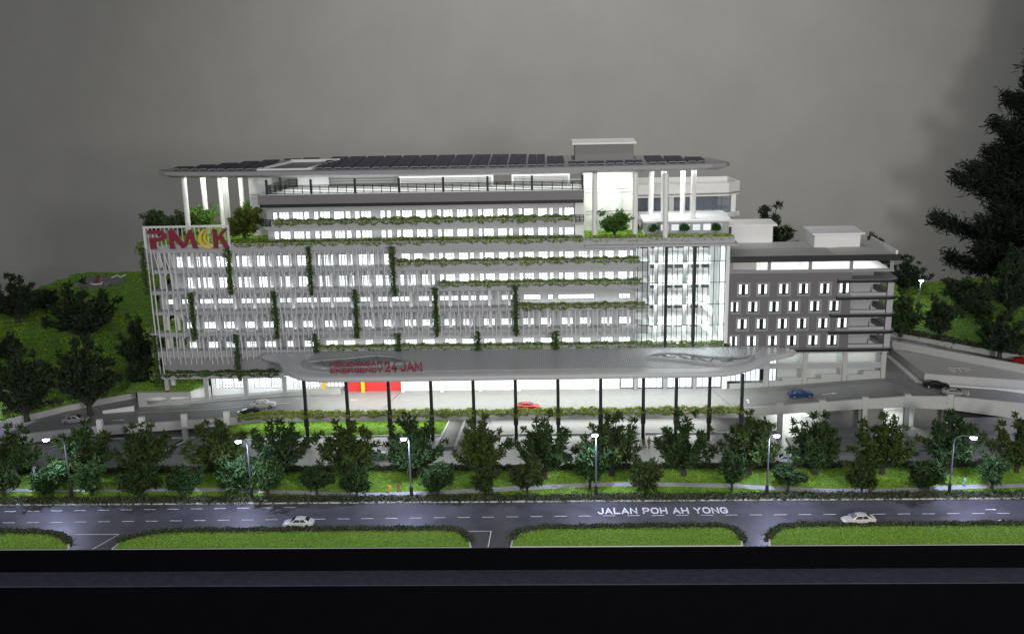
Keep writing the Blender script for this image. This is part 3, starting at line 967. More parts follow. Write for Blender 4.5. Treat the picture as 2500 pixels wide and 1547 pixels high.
for a, b in zip(PX, PX[1:]):
    rail_bay((a, 196.0), (b, 196.0), 42.6, 1.55, 5)
rail_bay((-51.9, 196.0), (-49.8, 205), 42.6, 1.55, 6)
rail_bay((-49.8, 205), (-44, 205), 42.6, 1.55, 4)
rail_bay((6.7, 196.0), (6.7, 203), 42.6, 1.55, 4)
for x in PX:
    MB().box(x - 0.2, x + 0.2, 195.8, 196.2, 42.56, 45.3).build('rail_post', 'steel', HB)
MB().box(-50.6, -50.2, 200.4, 200.8, 42.56, 45.3).build('rail_post', 'steel', HB)
rail_bay((-53.6, 196.2), (-51.7, 196.2), 36.5, 1.3, 2, rows=5)
rail_bay((-53.6, 196.2), (-53.6, 198.4), 36.5, 1.3, 2, rows=5)
rail_bay((5.35, 196.1), (6.9, 196.1), 36.5, 1.3, 2, rows=5)
for a, b, y in ((-28, -10, 201.5), (-6.5, 4.5, 201.2), (-48, -42, 204.5)):
    o = MB().box(a, b, y, 205.5, 42.56, 44.7).build('roof_plant', 'facade', HB)
    if a > -40:
        pl2 = MB()
        for k in range(6):
            pl2.box(a + .4, b - .4, y - .06, y - .01, 42.8 + k * .3, 42.98 + k * .3)
        pl2.build('louvre', 'taupe', o)
lv = MB()
for k in range(7):
    lv.box(-43.5, -28.5, 205.8, 206.0, 42.7 + k * 0.48, 42.95 + k * 0.48)
lv.build('louvre_screen', 'annexlite', HB)
pipe = MB()
for x in (-26, -12.5, -1, 3):
    pipe.tube([(x, 203, 44.7), (x, 203, 46.0)], 0.22, 6)
pipe.tube([(-24, 203.5, 45.4), (4, 203.5, 45.4)], 0.16, 6)
pipe.build('roof_pipe', 'white', HB)

# light strips added along the planters to brighten the wall above
for x0, x1, y, z, p in ((-51, 5, 197.6, 37.45, 200), (-52.5, 5, 197.2, 34.05, 220), (-28, 16.5, 194.6, 30.0, 190), (-20, 16.5, 194.6, 25.85, 170), (-5, 16.5, 194.6, 21.4, 90), (-43, 16, 194.6, 13.65, 200), (-70, -29, 194.2, 29.2, 150), (-70, -21, 194.2, 25.15, 170), (-70, -6, 194.2, 21.1, 170), (-69, 16, 194.2, 16.95, 200)):
    area_light('planter_fill', ((x0 + x1) / 2, y, z), ((x0 + x1) / 2, y + 0.9, z + 2), x1 - x0, 0.25, p * 1.25, (0.92, 1.0, 0.95))

# ---- the big roof on columns
FRONT = [(-74.0, 202.2), (-73.6, 200.6), (-71.8, 199.2), (-69.5, 198.5), (-62.8, 197.5), (-46.8, 196.3), (-23.2, 195.2), (-7.8, 195.1), (7.5, 195.4), (22.8, 196.1), (30.5, 196.8), (33.2, 197.8), (34.0, 199.0)]
BACK = [(33.8, 200.4), (31.5, 206.5), (26, 211), (12, 214.5), (-5, 216.5), (-25, 217.6), (-42, 217.6), (-52, 216.2), (-60, 212.5), (-68, 207), (-73.2, 203.6)]
OUT = FRONT + BACK
cx = Vector((-20, 206))


def inset(poly, d):
    r = []
    n = len(poly)
    for i in range(n):
        p, a, b = Vector(poly[i]), Vector(poly[i - 1]), Vector(poly[(i + 1) % n])
        t = (b - a).normalized()
        q = p + Vector((-t.y, t.x)) * d
        r.append((q.x, q.y))
    return r


in1 = inset(OUT, 2.4)
rf = MB()
rf.loft([[(x, y, 45.35) for x, y in in1], [(x, y, 46.05) for x, y in OUT], [(x, y, 46.75) for x, y in OUT]])
n = len(OUT)
rf.f.append(tuple(range(n))[::-1])
rf.f.append(tuple(range(2 * n, 3 * n)))
roof = rf.build('roof', 'roofgrey', HB)
# skylight opening in the roof, its dark depth painted on a flat panel
sk = MB()
for p, q in (((-54.2, 199.0), (-50.6, 211.0)), ((-44.6, 199.0), (-41.4, 211.0))):
    sk.prism([(p[0], p[1]), (p[0] + .7, p[1]), (q[0] + .7, q[1]), (q[0], q[1])], 46.75, 47.15)
sk.prism([(-54.2, 198.6), (-44, 198.6), (-44, 199.0), (-54.2, 199.0)], 46.75, 47.05)
sk.prism([(-50.6, 211), (-40.8, 211), (-40.8, 211.5), (-50.6, 211.5)], 46.75, 47.3)
so = sk.build('skylight_frame', 'white', HB)
MB().prism([(-53.5, 199.0), (-44.6, 199.0), (-41.4, 211.0), (-49.9, 211.0)], 46.76, 46.80).build('glass', 'teal', so)  # flat sheet coloured dark for the shade inside the opening


def solar(xa, xb, ya, yb, zb=46.95):
    """one strip of tilted photovoltaic panels with its light frame and feet"""
    n = max(1, int(round((yb - ya) / 1.9)))
    p, fr = MB(), MB()
    for k in range(n):
        y0, y1 = ya + (yb - ya) * k / n, ya + (yb - ya) * (k + 1) / n - 0.12
        z0, z1 = zb + 0.10, zb + 0.26
        c = (xa + xb) / 2
        for a, b in ((xa, c - .04), (c + .04, xb)):
            p.quad((a, y0, z0), (b, y0, z0), (b, y1, z1), (a, y1, z1))
            p.quad((a, y0, z0 - .08), (a, y1, z1 - .08), (b, y1, z1 - .08), (b, y0, z0 - .08))
            p.quad((a, y0, z0 - .08), (b, y0, z0 - .08), (b, y0, z0), (a, y0, z0))
            p.quad((b, y1, z1 - .08), (a, y1, z1 - .08), (a, y1, z1), (b, y1, z1))
    o = p.build('solar_panel', 'solar', HB)
    c = (xa + xb) / 2
    for a, b in ((xa + .05, c - .12), (c + .12, xb - .05)):
        fr.box(a, b, ya - 0.10, ya - 0.02, zb + 0.02, zb + 0.16)
        fr.box(a, a + 0.1, ya, yb, 46.76, zb + .02)
        fr.box(b - 0.1, b, ya, yb, 46.76, zb + .02)
    fr.build('rail', 'annexlite', o)


def bounds(x):
    f_ = np.interp(x, [p[0] for p in FRONT], [p[1] for p in FRONT])
    b_ = np.interp(x, [p[0] for p in BACK][::-1], [p[1] for p in BACK][::-1])
    return f_, b_


x = -70.9
while x < -56:
    f_, b_ = bounds(x + 1)
    yb = min(bounds(x + .2)[1], b_) - 1.4
    if yb - f_ - 2 > 1.5:
        solar(x, x + 3.2, f_ + 2.0, yb)
    x += 3.62
for x in (-54, -50.4):
    f_, b_ = bounds(x)
    solar(x + 1.5, x + 4.7, 212.2, b_ - 0.9)
x = -43.2
while x < 2.0:
    f_, b_ = bounds(x + 1.6)
    back_ = b_ - 1.2 if x < -4 else b_ - 1.2 - (x + 4) * 0.9
    solar(x, x + 3.2, f_ + 2.6, back_)
    x += 3.62
for k in range(4):
    x = 4.2 + k * 3.55
    f_, b_ = bounds(x + 1.6)
    solar(x, x + 3.1, f_ + 2.4, f_ + 5.6)
for k, yb in enumerate((208.5, 207.6, 205.2)):
    x = 19.0 + k * 3.7
    f_, b_ = bounds(x + 1.6)
    solar(x, x + 3.2, f_ + 2.4, yb)
MB().box(5.65, 16.9, 206.5, 213.5, 45.9, 49.75).build('lift_motor_room', 'taupe', HB)
MB().box(5.1, 17.4, 206.0, 214.0, 49.75, 50.1).build('motor_room_roof', 'roofwhite', HB)
for (x, y, z0) in ((-69.7, 202.9, 33.4), (-67.4, 207.3, 33.4), (-66.0, 213.5, 33.4), (-62.2, 204.5, 33.4), (-61.6, 213.0, 33.4), (9.0, 196.6, 33.4), (16.4, 196.2, 33.4), (21.75, 193.6, 33.85),
                   (22.0, 199.6, 36.3), (27.6, 199.8, 36.3), (20.2, 205, 36.3), (26.3, 205.4, 36.3)):
    MB().tube([(x, y, z0), (x, y, 45.5)], 0.5, 14).build('roof_column', 'white', HB, smooth=True)

# pavilion on the right roof garden
MB().box(18.6, 34.0, 197.6, 207.6, 33.3, 36.0).build('pavilion_wall', 'facade', HB)
MB().box(18.0, 34.5, 197.0, 208.2, 36.0, 36.28).build('pavilion_roof', 'roofwhite', HB)
for k in range(7):
    x = 19.4 + k * 1.98
    o = MB().box(x, x + 1.35, 197.52, 197.56, 34.35, 35.55).build('louvre_window', 'pane', HB)
    s_ = MB()
    for j in range(7):
        s_.box(x, x + 1.35, 197.42, 197.52, 34.35 + j * 0.19, 34.44 + j * 0.19)
    s_.build('louvre', 'frame', o)
MB().box(18.0, 34.3, 195.25, 197.5, 33.29, 33.36).build('roof_terrace', 'slab', HB)

# ---- sign frame of white bars at the left roof corner
sf = MB()
sf.box(-74.7, -58.6, 192.5, 192.9, 37.2, 37.55).box(-74.7, -74.3, 192.5, 192.9, 33.4, 37.2).box(-59.0, -58.6, 192.5, 192.9, 32.5, 37.2)
for k in range(19):
    x = -73.9 + k * 0.8
    sf.box(x, x + .10, 192.6, 192.8, 33.4, 37.2)
sf.build('sign_frame', 'fin', HB)

# ---- atrium behind the glass curtain
MUL = [16.7, 17.6, 18.55, 19.5, 20.45, 21.4, 22.2, 23.1, 24.05, 25.05, 26.0, 26.85, 27.8, 28.75, 29.75, 30.75, 31.8, 32.85]
HZ = [13.55, 17.3, 21.3, 25.4, 29.45, 32.3]
cur = MB()
for x in MUL:
    cur.box(x - .06, x + .06, 193.05, 193.2, 13.5, 32.3)
for z in HZ:
    cur.box(16.7, 33.0, 193.0, 193.04, z - .06, z + .06)
cw_ = cur.build('curtain_wall', 'steel', HB)
pane_me = {}
for x0, x1 in zip(MUL, MUL[1:]):
    for z0, z1 in zip(HZ, HZ[1:]):
        k = (round(x1 - x0, 2), round(z1 - z0, 2))
        if k not in pane_me:
            o = MB().box(0.06, k[0] - .06, 0, 0.03, 0.06, k[1] - .06).build('glass_pane', 'glass', None)
            pane_me[k] = o.data
            o.parent = cw_
        else:
            o = obj('glass_pane', pane_me[k], cw_)
        o.location = Vector((x0, 193.1, z0)) - wloc(cw_)
MB().box(21.7, 22.25, 192.85, 193.5, 12.6, 32.3).build('dark_column', 'black', HB)
MB().box(26.95, 27.5, 192.85, 193.5, 12.6, 32.3).build('dark_column', 'black', HB)
MB().box(33.0, 33.6, 193.0, 205, 12.5, 32.3).build('side_wall', 'white', HB)
MB().box(16.6, 33.0, 205, 205.4, 5, 32.3).build('atrium_wall', 'white', HB)
MB().box(16.6, 33.0, 193.3, 205, 12.0, 12.6).build('floor_slab', 'white', HB)
aw = MB()
for z in (12.6, 16.4, 20.5, 24.5, 28.5):
    for x in (18.2, 20.2, 23.0, 25.0, 28.2, 30.2):
        aw.box(x, x + 1.5, 204.9, 204.99, z + 1.1, z + 2.5)
aw.build('inner_window', 'darkwin', HB)
for z in (16.4, 20.5, 24.5, 28.5):
    MB().box(19.6, 31.0, 199.2, 204.9, z - 0.9, z + 0.6).build('gallery', 'white', HB)
    MB().box(16.61, 19.0, 195.9, 200, z - 1.5, z + 0.3).build('gallery', 'concrete', HB)
for x in (20.6, 26.0):
    MB().box(x - .35, x + .35, 197.0, 197.7, 12.6, 32.3).build('atrium_column', 'concrete', HB)
MB().prism_y([(28.2, 16.9), (28.2, 18.2), (31.5, 15.0), (31.5, 13.7)], 197.5, 198.2).build('stair', 'white', HB)
MB().prism_y([(28.2, 20.9), (28.2, 22.2), (31.5, 18.9), (31.5, 17.6)], 197.5, 198.2).build('stair', 'white', HB)
for z in (16.2, 20.4, 24.4, 28.4, 32.1):
    area_light('atrium_lamp', (25, 197.2, z - 0.1), (25, 197.6, z - 4), 15, 2.2, 1150, (0.90, 1.0, 1.0))

# ---- ground floor at driveway level
GC = [-73.5, -65.9, -58.2, -50.7, -43.3, -35.75, -28.0, -20.5, -13.1, -5.7, 1.8, 9.3]
GW = [(-65.2, -64.4), (-63.9, -62.0), (-61.6, -59.7), (-57.6, -56.85), (-56.5, -54.6), (-54.2, -52.3), (-49.9, -49.1), (-48.8, -46.9), (-46.6, -44.7)]
wall_row(-66.0, -39.3, 3.0, 8.0, 196.5, 0.3, GW, 4.55, 6.75, 'ground_wall', 'white')
for a, b in GW:
    window(HB, a, b, 4.55, 6.75, 196.7, ncols(b - a), 0.33, pm='pane', bar=0.10)
window(HB, -43.1, -39.4, 4.9, 7.2, 195.95, 5, 0.33, bar=0.10)
MB().box(-39.2, -28.2, 194.4, 194.8, 4.4, 12.4).build('red_wall', 'red', HB)
MB().box(-28.2, 13.6, 194.4, 194.8, 4.4, 12.4).build('ground_wall', 'white', HB)
for x in GC:
    if x < -44:
        MB().box(x - .38, x + .38, 192.8, 193.5, 1.5, 7.85).build('column', 'concrete', HB)
    else:
        MB().box(x - .33, x + .33, 193.7, 194.39, 4.4, 12.4).build('column', 'yellow' if x < -30 else 'white', HB)
for x in (16.6, 22.2, 27.8):
    MB().box(x - .35, x + .35, 193.7, 194.35, 4.4, 12.4).build('column', 'annexlite', HB)
MB().box(33.0, 33.9, 193.6, 194.4, 4.4, 12.4).build('column', 'white', HB)
for a, b, c in ((13.75, 16.2, 2), (17.0, 21.8, 4), (22.65, 27.4, 4), (28.2, 32.9, 4)):
    window(HB, a, b, 4.5, 8.6, 194.5, c, 0.85, pm='pane_soft', bar=0.12)
    MB().box(a, b, 194.45, 194.8, 8.6, 12.4).build('ground_wall', 'white', HB)
# sloping plinth walls along the ramp, left
MB().prism_y([(-66.2, 2.2), (-66.2, 3.7), (-58.5, 4.35), (-50.7, 5.0), (-44.6, 5.5), (-39.9, 5.55), (-39.9, 4.3), (-44, 4.2), (-50, 4.0), (-58, 3.4)], 192.65, 192.79).build('plinth_wall', 'concrete', HB)
bw = MB()
bw.prism_y([(-79.2, 1.5), (-79.2, 5.3), (-73.3, 5.3), (-73.3, 4.35), (-77.6, 4.35), (-77.6, 2.8), (-73.3, 2.8), (-73.3, 1.8)], 192.3, 192.75)
bw.prism_y([(-73.3, 1.8), (-73.3, 2.8), (-69.3, 2.85), (-69.3, 4.3), (-73.3, 4.35), (-73.3, 5.3), (-69.0, 5.3), (-68.8, 3.5), (-66.2, 3.7), (-66.2, 2.2)], 192.3, 192.75)
bw.build('base_wall', 'concrete', HB)
MB().box(-79.2, -66.2, 195.9, 196.3, 0.8, 5.2).build('base_back_wall', 'white', HB)
MB().box(-79.0, -66.3, 192.76, 195.9, 1.6, 2.2).build('base_floor', 'slab', HB)
MB().prism([(-81.5, 192.8), (-69.0, 192.8), (-66.8, 195.9), (-66.8, 204), (-82, 204)], lambda x, y: 5.25 + (y - 192.8) * 0.12, lambda x, y: 5.5 + (y - 192.8) * 0.14).build('corner_turf', 'lawn', HB)
MB().prism_y([(-85.4, 0.9), (-85.4, 2.5), (-79.3, 3.4), (-79.3, 1.4)], 190.0, 190.4).build('ramp_wall', 'white', HB)
area_light('gallery_lamp', (-55, 194.8, 7.6), (-55, 194.8, 3), 22, 1.6, 700, (0.85, 0.95, 1.0))
area_light('gallery_lamp', (-72, 194.2, 5.1), (-72, 194.2, 2), 10, 1.4, 110, (0.95, 1.0, 0.95))

# lamps under the big roof
area_light('roof_lamp', (-22, 200.5, 45.2), (-22, 200.8, 40), 56, 4, 2900, (0.97, 1.0, 0.93))
area_light('roof_lamp', (-64, 206, 45.2), (-64, 206, 30), 10, 8, 2300, (0.97, 1.0, 0.92))
area_light('roof_lamp', (11.5, 200, 45.2), (11.5, 200.5, 30), 8, 6, 1150, (0.96, 1.0, 0.9))
area_light('roof_lamp', (26, 202.5, 45.2), (26, 202, 30), 11, 7, 1500, (0.98, 1.0, 0.97))

# ================================================================== EMERGENCY CANOPY
CN = thing('entrance_canopy', 'long curved ribbed canopy on dark columns over the hospital entrance', 'canopy', (-5, 185, 12))
COUT = [(-54.2, 193.2), (-54.3, 191.3), (-53.6, 190.6), (-52.0, 189.6), (-50.15, 187.8), (-49.07, 185.2), (-48.1, 182.9), (-46.3, 180.2), (-44.4, 178.4), (-42.4, 177.4), (-39.9, 177.0), (-27.9, 177.0), (-10, 177.2), (11.5, 177.4), (26.1, 177.4), (30.0, 177.7), (32.6, 178.5), (36.2, 181.1), (39.0, 184.5), (40.7, 186.6), (43.5, 188.3), (45.05, 189.3), (45.9, 190.5), (45.4, 191.9), (43.5, 192.9)]
CIN = [(-43.5, 193.0), (-44.2, 190.5), (-45.6, 187.5), (-45.8, 185.0), (-44.6, 182.4), (-42.5, 180.7), (-40, 180.0), (-27.9, 179.9), (11.5, 180.2), (27, 180.2), (31.5, 181.2), (34.6, 183.6), (37.0, 187.0), (39.5, 190.0), (40.8, 193.0)]
CZ = lambda x, y: 12.9


def rim_ring(poly):
    n = len(poly)
    return poly


rim = MB()
rings = []
k = len(COUT)
prof = ((0.25, 11.95), (0.02, 12.15), (-0.02, 12.45), (0.05, 12.75), (0.3, 12.9), (1.2, 12.93))
cin = inset(COUT, 1.0)
dirs = [((Vector(b) - Vector(a))).normalized() for a, b in zip(COUT, cin)]
for d_, z in prof:
    rings.append([(p[0] + d.x * d_, p[1] + d.y * d_, z) for p, d in zip(COUT, dirs)])
rim.loft(rings)
rim.f.append(tuple(range(k))[::-1])
rim.f.append(tuple(range((len(prof) - 1) * k, len(prof) * k)))
rim.build('rim', 'canopy', CN, smooth=True)
# ribbed roof sheet clipped to the inner outline
PIN = np.array(CIN)


def in_poly(x, y):
    c = False
    for i in range(len(CIN)):
        (x1, y1), (x2, y2) = CIN[i], CIN[i - 1]
        if (y1 > y) != (y2 > y) and x < (x2 - x1) * (y - y1) / (y2 - y1) + x1:
            c = not c
    return c


rs_ = MB()
rs_.v = [(x, y, 12.94) for x, y in CIN]
rs_.f = [tuple(range(len(CIN)))[::-1]]
rs_.build('roof_sheet', 'canopysheet', CN)
rib = MB()
for x in np.arange(-45.6, 40.8, 0.38):
    ys = [y for y in np.arange(179.6, 193.0, 0.1) if in_poly(x + .12, y)]
    if len(ys) > 5:
        rib.box(x, x + 0.2, ys[0], ys[-1], 12.92, 13.05)
rib.build('ribbed_roof', 'canopy', CN)
SKR = [(17.5, 185.7), (19.44, 187.78), (21.48, 188.4), (24.53, 188.0), (27.39, 186.6), (29.41, 185.7), (31.51, 185.2), (34.19, 185.5), (37.6, 186.3), (36.2, 183.8), (33.08, 181.6), (29.85, 181.2), (26.83, 182.1), (23.81, 183.6), (20.66, 184.7)]
SKL = [(-44.6, 184.9), (-43.2, 185.7), (-39.87, 186.8), (-37.28, 187.3), (-35.1, 188.0), (-32.9, 188.9), (-30.52, 188.7), (-28.04, 187.7), (-25.97, 185.95), (-24.05, 184.0), (-28.96, 183.2), (-33.26, 181.7), (-37.65, 180.8), (-40.82, 181.5), (-42.73, 182.7)]
for P in (SKR, SKL):
    ip = inset(P, -0.55)
    a2 = sum(P[i - 1][0] * P[i][1] - P[i][0] * P[i - 1][1] for i in range(len(P)))
    ip = inset(P, 0.55 if a2 > 0 else -0.55)
    fr = MB()
    fr.loft([[(x, y, 12.95) for x, y in P], [(x, y, 13.45) for x, y in P], [(x, y, 13.5) for x, y in ip], [(x, y, 13.2) for x, y in ip]])
    so = fr.build('skylight', 'facade', CN)
    g = MB()
    g.v = [(x, y, 13.3) for x, y in ip]
    g.f = [tuple(range(len(ip)))]
    g.build('glass', 'skyglass', so)
    br = MB()
    x0, x1 = min(p[0] for p in ip), max(p[0] for p in ip)
    for j in range(1, 12):
        xx = x0 + (x1 - x0) * j / 12
        yy = []
        for i in range(len(ip)):
            (xa, ya), (xb, yb) = ip[i - 1], ip[i]
            if (xa > xx) != (xb > xx):
                yy.append(ya + (yb - ya) * (xx - xa) / (xb - xa))
        if len(yy) >= 2:
            s_ = 0.9 if j % 2 else -0.9
            br.tube([(xx - s_, min(yy), 13.38), (xx + s_, max(yy), 13.38)], 0.07, 4)
    br.build('glazing_bar', 'annexlite', so)
CCX = [-43.6, -36.05, -28.5, -20.95, -13.4, -5.9, 1.65, 9.2, 16.75, 22.55, 28.4, 34.1]
cc = None
for x in CCX:
    if cc is None:
        mb = MB().box(-0.28, 0.28, -0.28, 0.28, 0.05, 12.0).box(-0.4, 0.4, -0.4, 0.4, 3.0, 5.6)
        o = mb.build('column', 'steel', None)
        o.parent = CN
        cc = o.data
    else:
        o = obj('column', cc, CN)
    o.location = Vector((x, 179.35, 0)) - CN.location
area_light('canopy_lamp', (-5, 187.5, 11.7), (-5, 187.7, 5), 78, 9, 11500, (0.95, 1.0, 0.93))

# lettering on the canopy
ES = thing('emergency_sign', 'dark red KECEMASAN EMERGENCY 24 JAM letters standing on the canopy edge', 'sign', (-30, 180, 12.95))


def standing_text(s, x0, x1, z0, z1, y, root, m='maroon', bold=0.26, name='lettering', depth=0.04):
    v, f = stroke_text(s, bold, 0.38, depth)
    w, h0, h1 = v[:, 0].max(), v[:, 1].min(), v[:, 1].max()
    P = np.stack([x0 + v[:, 0] / w * (x1 - x0), y - v[:, 2], z0 + (v[:, 1] - h0) / (h1 - h0) * (z1 - z0)], 1)
    return MB().add(P, f).build(name, m, root)


standing_text('KECEMASAN', -38.6, -29.35, 14.15, 15.2, 179.2, ES)
standing_text('EMERGENCY', -38.55, -29.3, 12.98, 13.98, 179.2, ES)
standing_text('24', -28.85, -26.75, 13.1, 15.2, 179.2, ES)
standing_text('JAM', -26.05, -22.3, 13.1, 15.2, 179.2, ES)
for x in (-38.2, -34.5, -30.5, -27.8, -24.2):
    MB().box(x - .05, x + .05, 179.32, 179.4, 12.9, 15.0).build('support', 'silver', ES)

# ---- roof corner sign: three letters and a double crescent
HS = thing('hospital_sign', 'large dark red P M K letters with yellow double crescent on the roof corner', 'sign', (-66, 192, 33.4))
Y0, Y1 = 191.75, 192.2


def letter(polys, m='maroon', name='letter'):
    mb = MB()
    for p in polys:
        mb.prism_y(p, Y0, Y1)
    mb.build(name, m, HS)


arc = lambda cx_, cz_, rx, rz, a0, a1, n: [(cx_ + rx * math.cos(math.radians(a0 + (a1 - a0) * i / n)), cz_ + rz * math.sin(math.radians(a0 + (a1 - a0) * i / n))) for i in range(n + 1)]
bowl = [(-73.6, 36.9)] + arc(-71.6, 35.85, 1.45, 1.05, 90, -90, 10) + [(-73.4, 34.8), (-73.4, 35.5)] + arc(-71.8, 35.85, 0.75, 0.38, -90, 90, 8) + [(-73.6, 36.23)]
letter([bowl, [(-73.4, 34.85), (-72.35, 34.85), (-72.2, 33.4), (-73.3, 33.4)]])
letter([[(-69.7, 36.9), (-68.75, 36.9), (-67.0, 34.4), (-67.3, 33.4), (-69.0, 35.4), (-68.75, 33.4), (-69.7, 33.4)],
        [(-67.25, 33.45), (-66.9, 34.6), (-66.0, 36.9), (-65.4, 36.9), (-64.5, 33.4), (-65.35, 33.4), (-65.9, 35.6), (-66.5, 33.9)]])


def crescent(cx_, cz_, r, off, r2):
    a = [(cx_ + r * math.cos(t), cz_ + r * 1.05 * math.sin(t)) for t in np.linspace(math.radians(52), math.radians(300), 18)]
    b = [(cx_ + off + r2 * math.cos(t), cz_ + 0.1 + r2 * 1.05 * math.sin(t)) for t in np.linspace(math.radians(292), math.radians(62), 18)]
    return [a + b]


def cres_mesh(cx_, cz_, r, off, r2):
    mb = MB()
    ta, tb = np.linspace(math.radians(55), math.radians(305), 16), np.linspace(math.radians(68), math.radians(292), 16)
    A_ = [(cx_ + r * math.cos(t), cz_ + r * 1.05 * math.sin(t)) for t in ta]
    Bq = [(cx_ + off + r2 * math.cos(t), cz_ + 0.1 + r2 * 1.05 * math.sin(t)) for t in tb]
    mb.loft([[(a[0], Y0, a[1]), (b[0], Y0, b[1]), (b[0], Y1, b[1]), (a[0], Y1, a[1])] for a, b in zip(A_, Bq)])
    mb.build('crescent', 'gold', HS)


cres_mesh(-62.55, 35.15, 1.75, 0.5, 1.62)
cres_mesh(-61.85, 35.35, 1.45, 0.34, 1.36)
letter([[(-61.55, 36.9), (-60.75, 36.9), (-60.7, 33.4), (-61.5, 33.4)], [(-60.7, 34.7), (-60.7, 35.5), (-59.5, 36.95), (-58.7, 36.95)], [(-60.35, 35.1), (-59.85, 35.75), (-58.6, 33.4), (-59.5, 33.4)]])
for ch in HS.children:
    if ch.name.startswith('letter'):
        pass

# ================================================================== ANNEX
AN = thing('annex_building', 'dark grey annex block with square framed windows and black ribbon balconies', 'building', (50, 193, 6))
AROWS = [(23.9, [35.05, 38.6, 42.5, 46.1, 50.0, 53.55]), (20.57, [34.0, 36.92, 40.83, 44.39, 48.34, 51.87]), (17.26, [35.05, 38.6, 42.5, 46.1, 50.0, 53.55]), (13.97, [34.0, 36.92, 40.83, 44.39, 48.34, 51.87])]
wl = MB()
ZB = [12.6, 15.62, 18.91, 22.23, 27.0]
for (zc, xs), z0, z1 in zip(AROWS, ZB[::-1][1:], ZB[::-1]):
    mb = MB()
    holes = []
    for x in xs:
        w = 2.48 if x > 34.02 else 1.9
        holes.append((x + (0.35 if x > 34.02 else 0.02), x + w - 0.35))
    za, zb = zc - 0.98, zc + 0.98
    hi = 56.05
    mb.box(33.62, hi, 193.0, 193.4, z0, za).box(33.62, hi, 193.0, 193.4, zb, z1)
    q = [33.62] + [h for p in holes for h in p] + [hi]
    for k in range(0, len(q), 2):
        if q[k + 1] - q[k] > .01:
            mb.box(q[k], q[k + 1], 193.0, 193.4, za, zb)
    mb.build('wall', 'annex', AN)
    for x, (ha, hb) in zip(xs, holes):
        w = 2.48 if x > 34.02 else 1.9
        fr = MB()
        y0, y1 = 192.9, 193.0
        fr.box(x, ha, y0, y1, zc - 1.33, zc + 1.33).box(hb, x + w, y0, y1, zc - 1.33, zc + 1.33)
        fr.box(ha, hb, y0, y1, zc - 1.33, za).box(ha, hb, y0, y1, zb, zc + 1.33)
        o = fr.build('window', 'annexlite', AN)
        ia, ib = ha, hb
        cw2 = (ib - ia) * 0.30
        mf = MB()
        mf.box(ia + cw2 + .1, ib - cw2 - .1, 193.05, 193.35, za, zb)
        for a in (ia, ib - cw2 - .1):
            mf.box(a, a + .08, 193.1, 193.3, za, zb).box(a + cw2 + .02, a + cw2 + .1, 193.1, 193.3, za, zb)
            mf.box(a + .08, a + cw2 + .02, 193.1, 193.2, zb - .42, zb - .36)
            mf.box(a + .08, a + cw2 + .02, 193.1, 193.3, za, za + .14)
        mf.build('frame', 'frameblk', o)
        for a in (ia, ib - cw2 - .1):
            MB().quad((a, 193.33, za), (a + cw2 + .1, 193.33, za), (a + cw2 + .1, 193.33, zb), (a, 193.33, zb)).build('pane', 'pane', o)
MB().box(33.62, 63.7, 193.4, 214, 11.4, 12.58).build('floor_slab', 'concrete', AN)
MB().box(33.7, 61.0, 196.2, 214, 12.6, 27.0).build('core', 'annexlite', AN)
# ribbon balconies
for k, (z, xl) in enumerate(((25.62, 53.4), (22.42, 53.4), (19.12, 52.35), (15.88, 52.3), (12.5, 44.35))):
    def ribbon(x0, y0, x1, y1, r):
        return [(x0, y0), (x1 - r, y0)] + [(x1 - r + r * math.sin(t), y0 + r - r * math.cos(t)) for t in np.linspace(0.2, 1.57, 7)] + [(x1, y1), (x0, y1)]
    MB().prism(ribbon(xl, 192.3, 64.6, 208, 1.5), z - 0.55, z - 0.02).build('ribbon', 'black', AN)
    MB().prism(ribbon(xl + .05, 192.36, 64.54, 208, 1.5), z - 0.02, z + 0.04).build('ribbon_top', 'annexlite', AN)
    if k:
        zt = (25.62, 22.42, 19.12, 15.88, 12.5)[k - 1] - 0.55
        MB().box(56.06, 62.5, 193.0, 193.25, z + 0.05, z + 0.62).build('parapet', 'facade', AN)
        MB().box(62.7, 63.8, 193.0, 193.9, z + 0.05, zt).build('corner_post', 'facade', AN)
        MB().box(62.9, 63.6, 206.5, 207.2, z + 0.05, zt).build('corner_post', 'facade', AN)
        g = MB()
        for j in range(4):
            g.box(56.1, 61.6, 194.2, 194.26, zt - 0.2 - j * .16, zt - 0.13 - j * .16)
        for j in range(5):
            g.box(56.1 + j * 1.36, 56.18 + j * 1.36, 194.16, 194.2, zt - 0.72, zt - 0.05)
        g.build('grille', 'fin', AN)
        MB().box(56.06, 60.6, 195.7, 196.1, z + 0.05, zt).build('balcony_wall', 'facade', AN)
        MB().prism_y([(60.4, z + .05), (61.9, z + .05), (60.4, z + 1.0)], 195.0, 195.5).build('stair', 'facade', AN)
# open top storey
MB().box(33.6, 63.6, 192.85, 193.35, 27.0, 27.55).build('parapet', 'annexlite', AN)
MB().box(33.6, 63.4, 193.35, 206.5, 26.9, 27.1).build('terrace_floor', 'roofwhite', AN)
for x in (33.62, 40.6, 48.1, 55.57, 62.95):
    MB().box(x, x + .55, 192.95, 193.45, 27.55, 29.25).build('post', 'annexlite', AN)
MB().box(63.0, 63.5, 205.5, 206.0, 27.1, 29.25).build('post', 'annexlite', AN)
MB().box(33.6, 57.5, 198.5, 198.8, 27.1, 29.3).build('terrace_wall', 'white', AN)
MB().box(34.0, 38.9, 195.0, 195.2, 27.1, 29.2).build('terrace_wall', 'concrete', AN)
for x in (41.7, 44.3, 47.2, 49.2, 51.8):
    o = MB().box(x, x + .75, 198.4, 198.49, 27.9, 28.75).build('vent', 'darkwin', AN)
    s_ = MB()
    for j in range(4):
        s_.box(x - .03, x + .78, 198.34, 198.4, 27.95 + j * .22, 28.02 + j * .22)
    s_.build('slat', 'concrete', o)
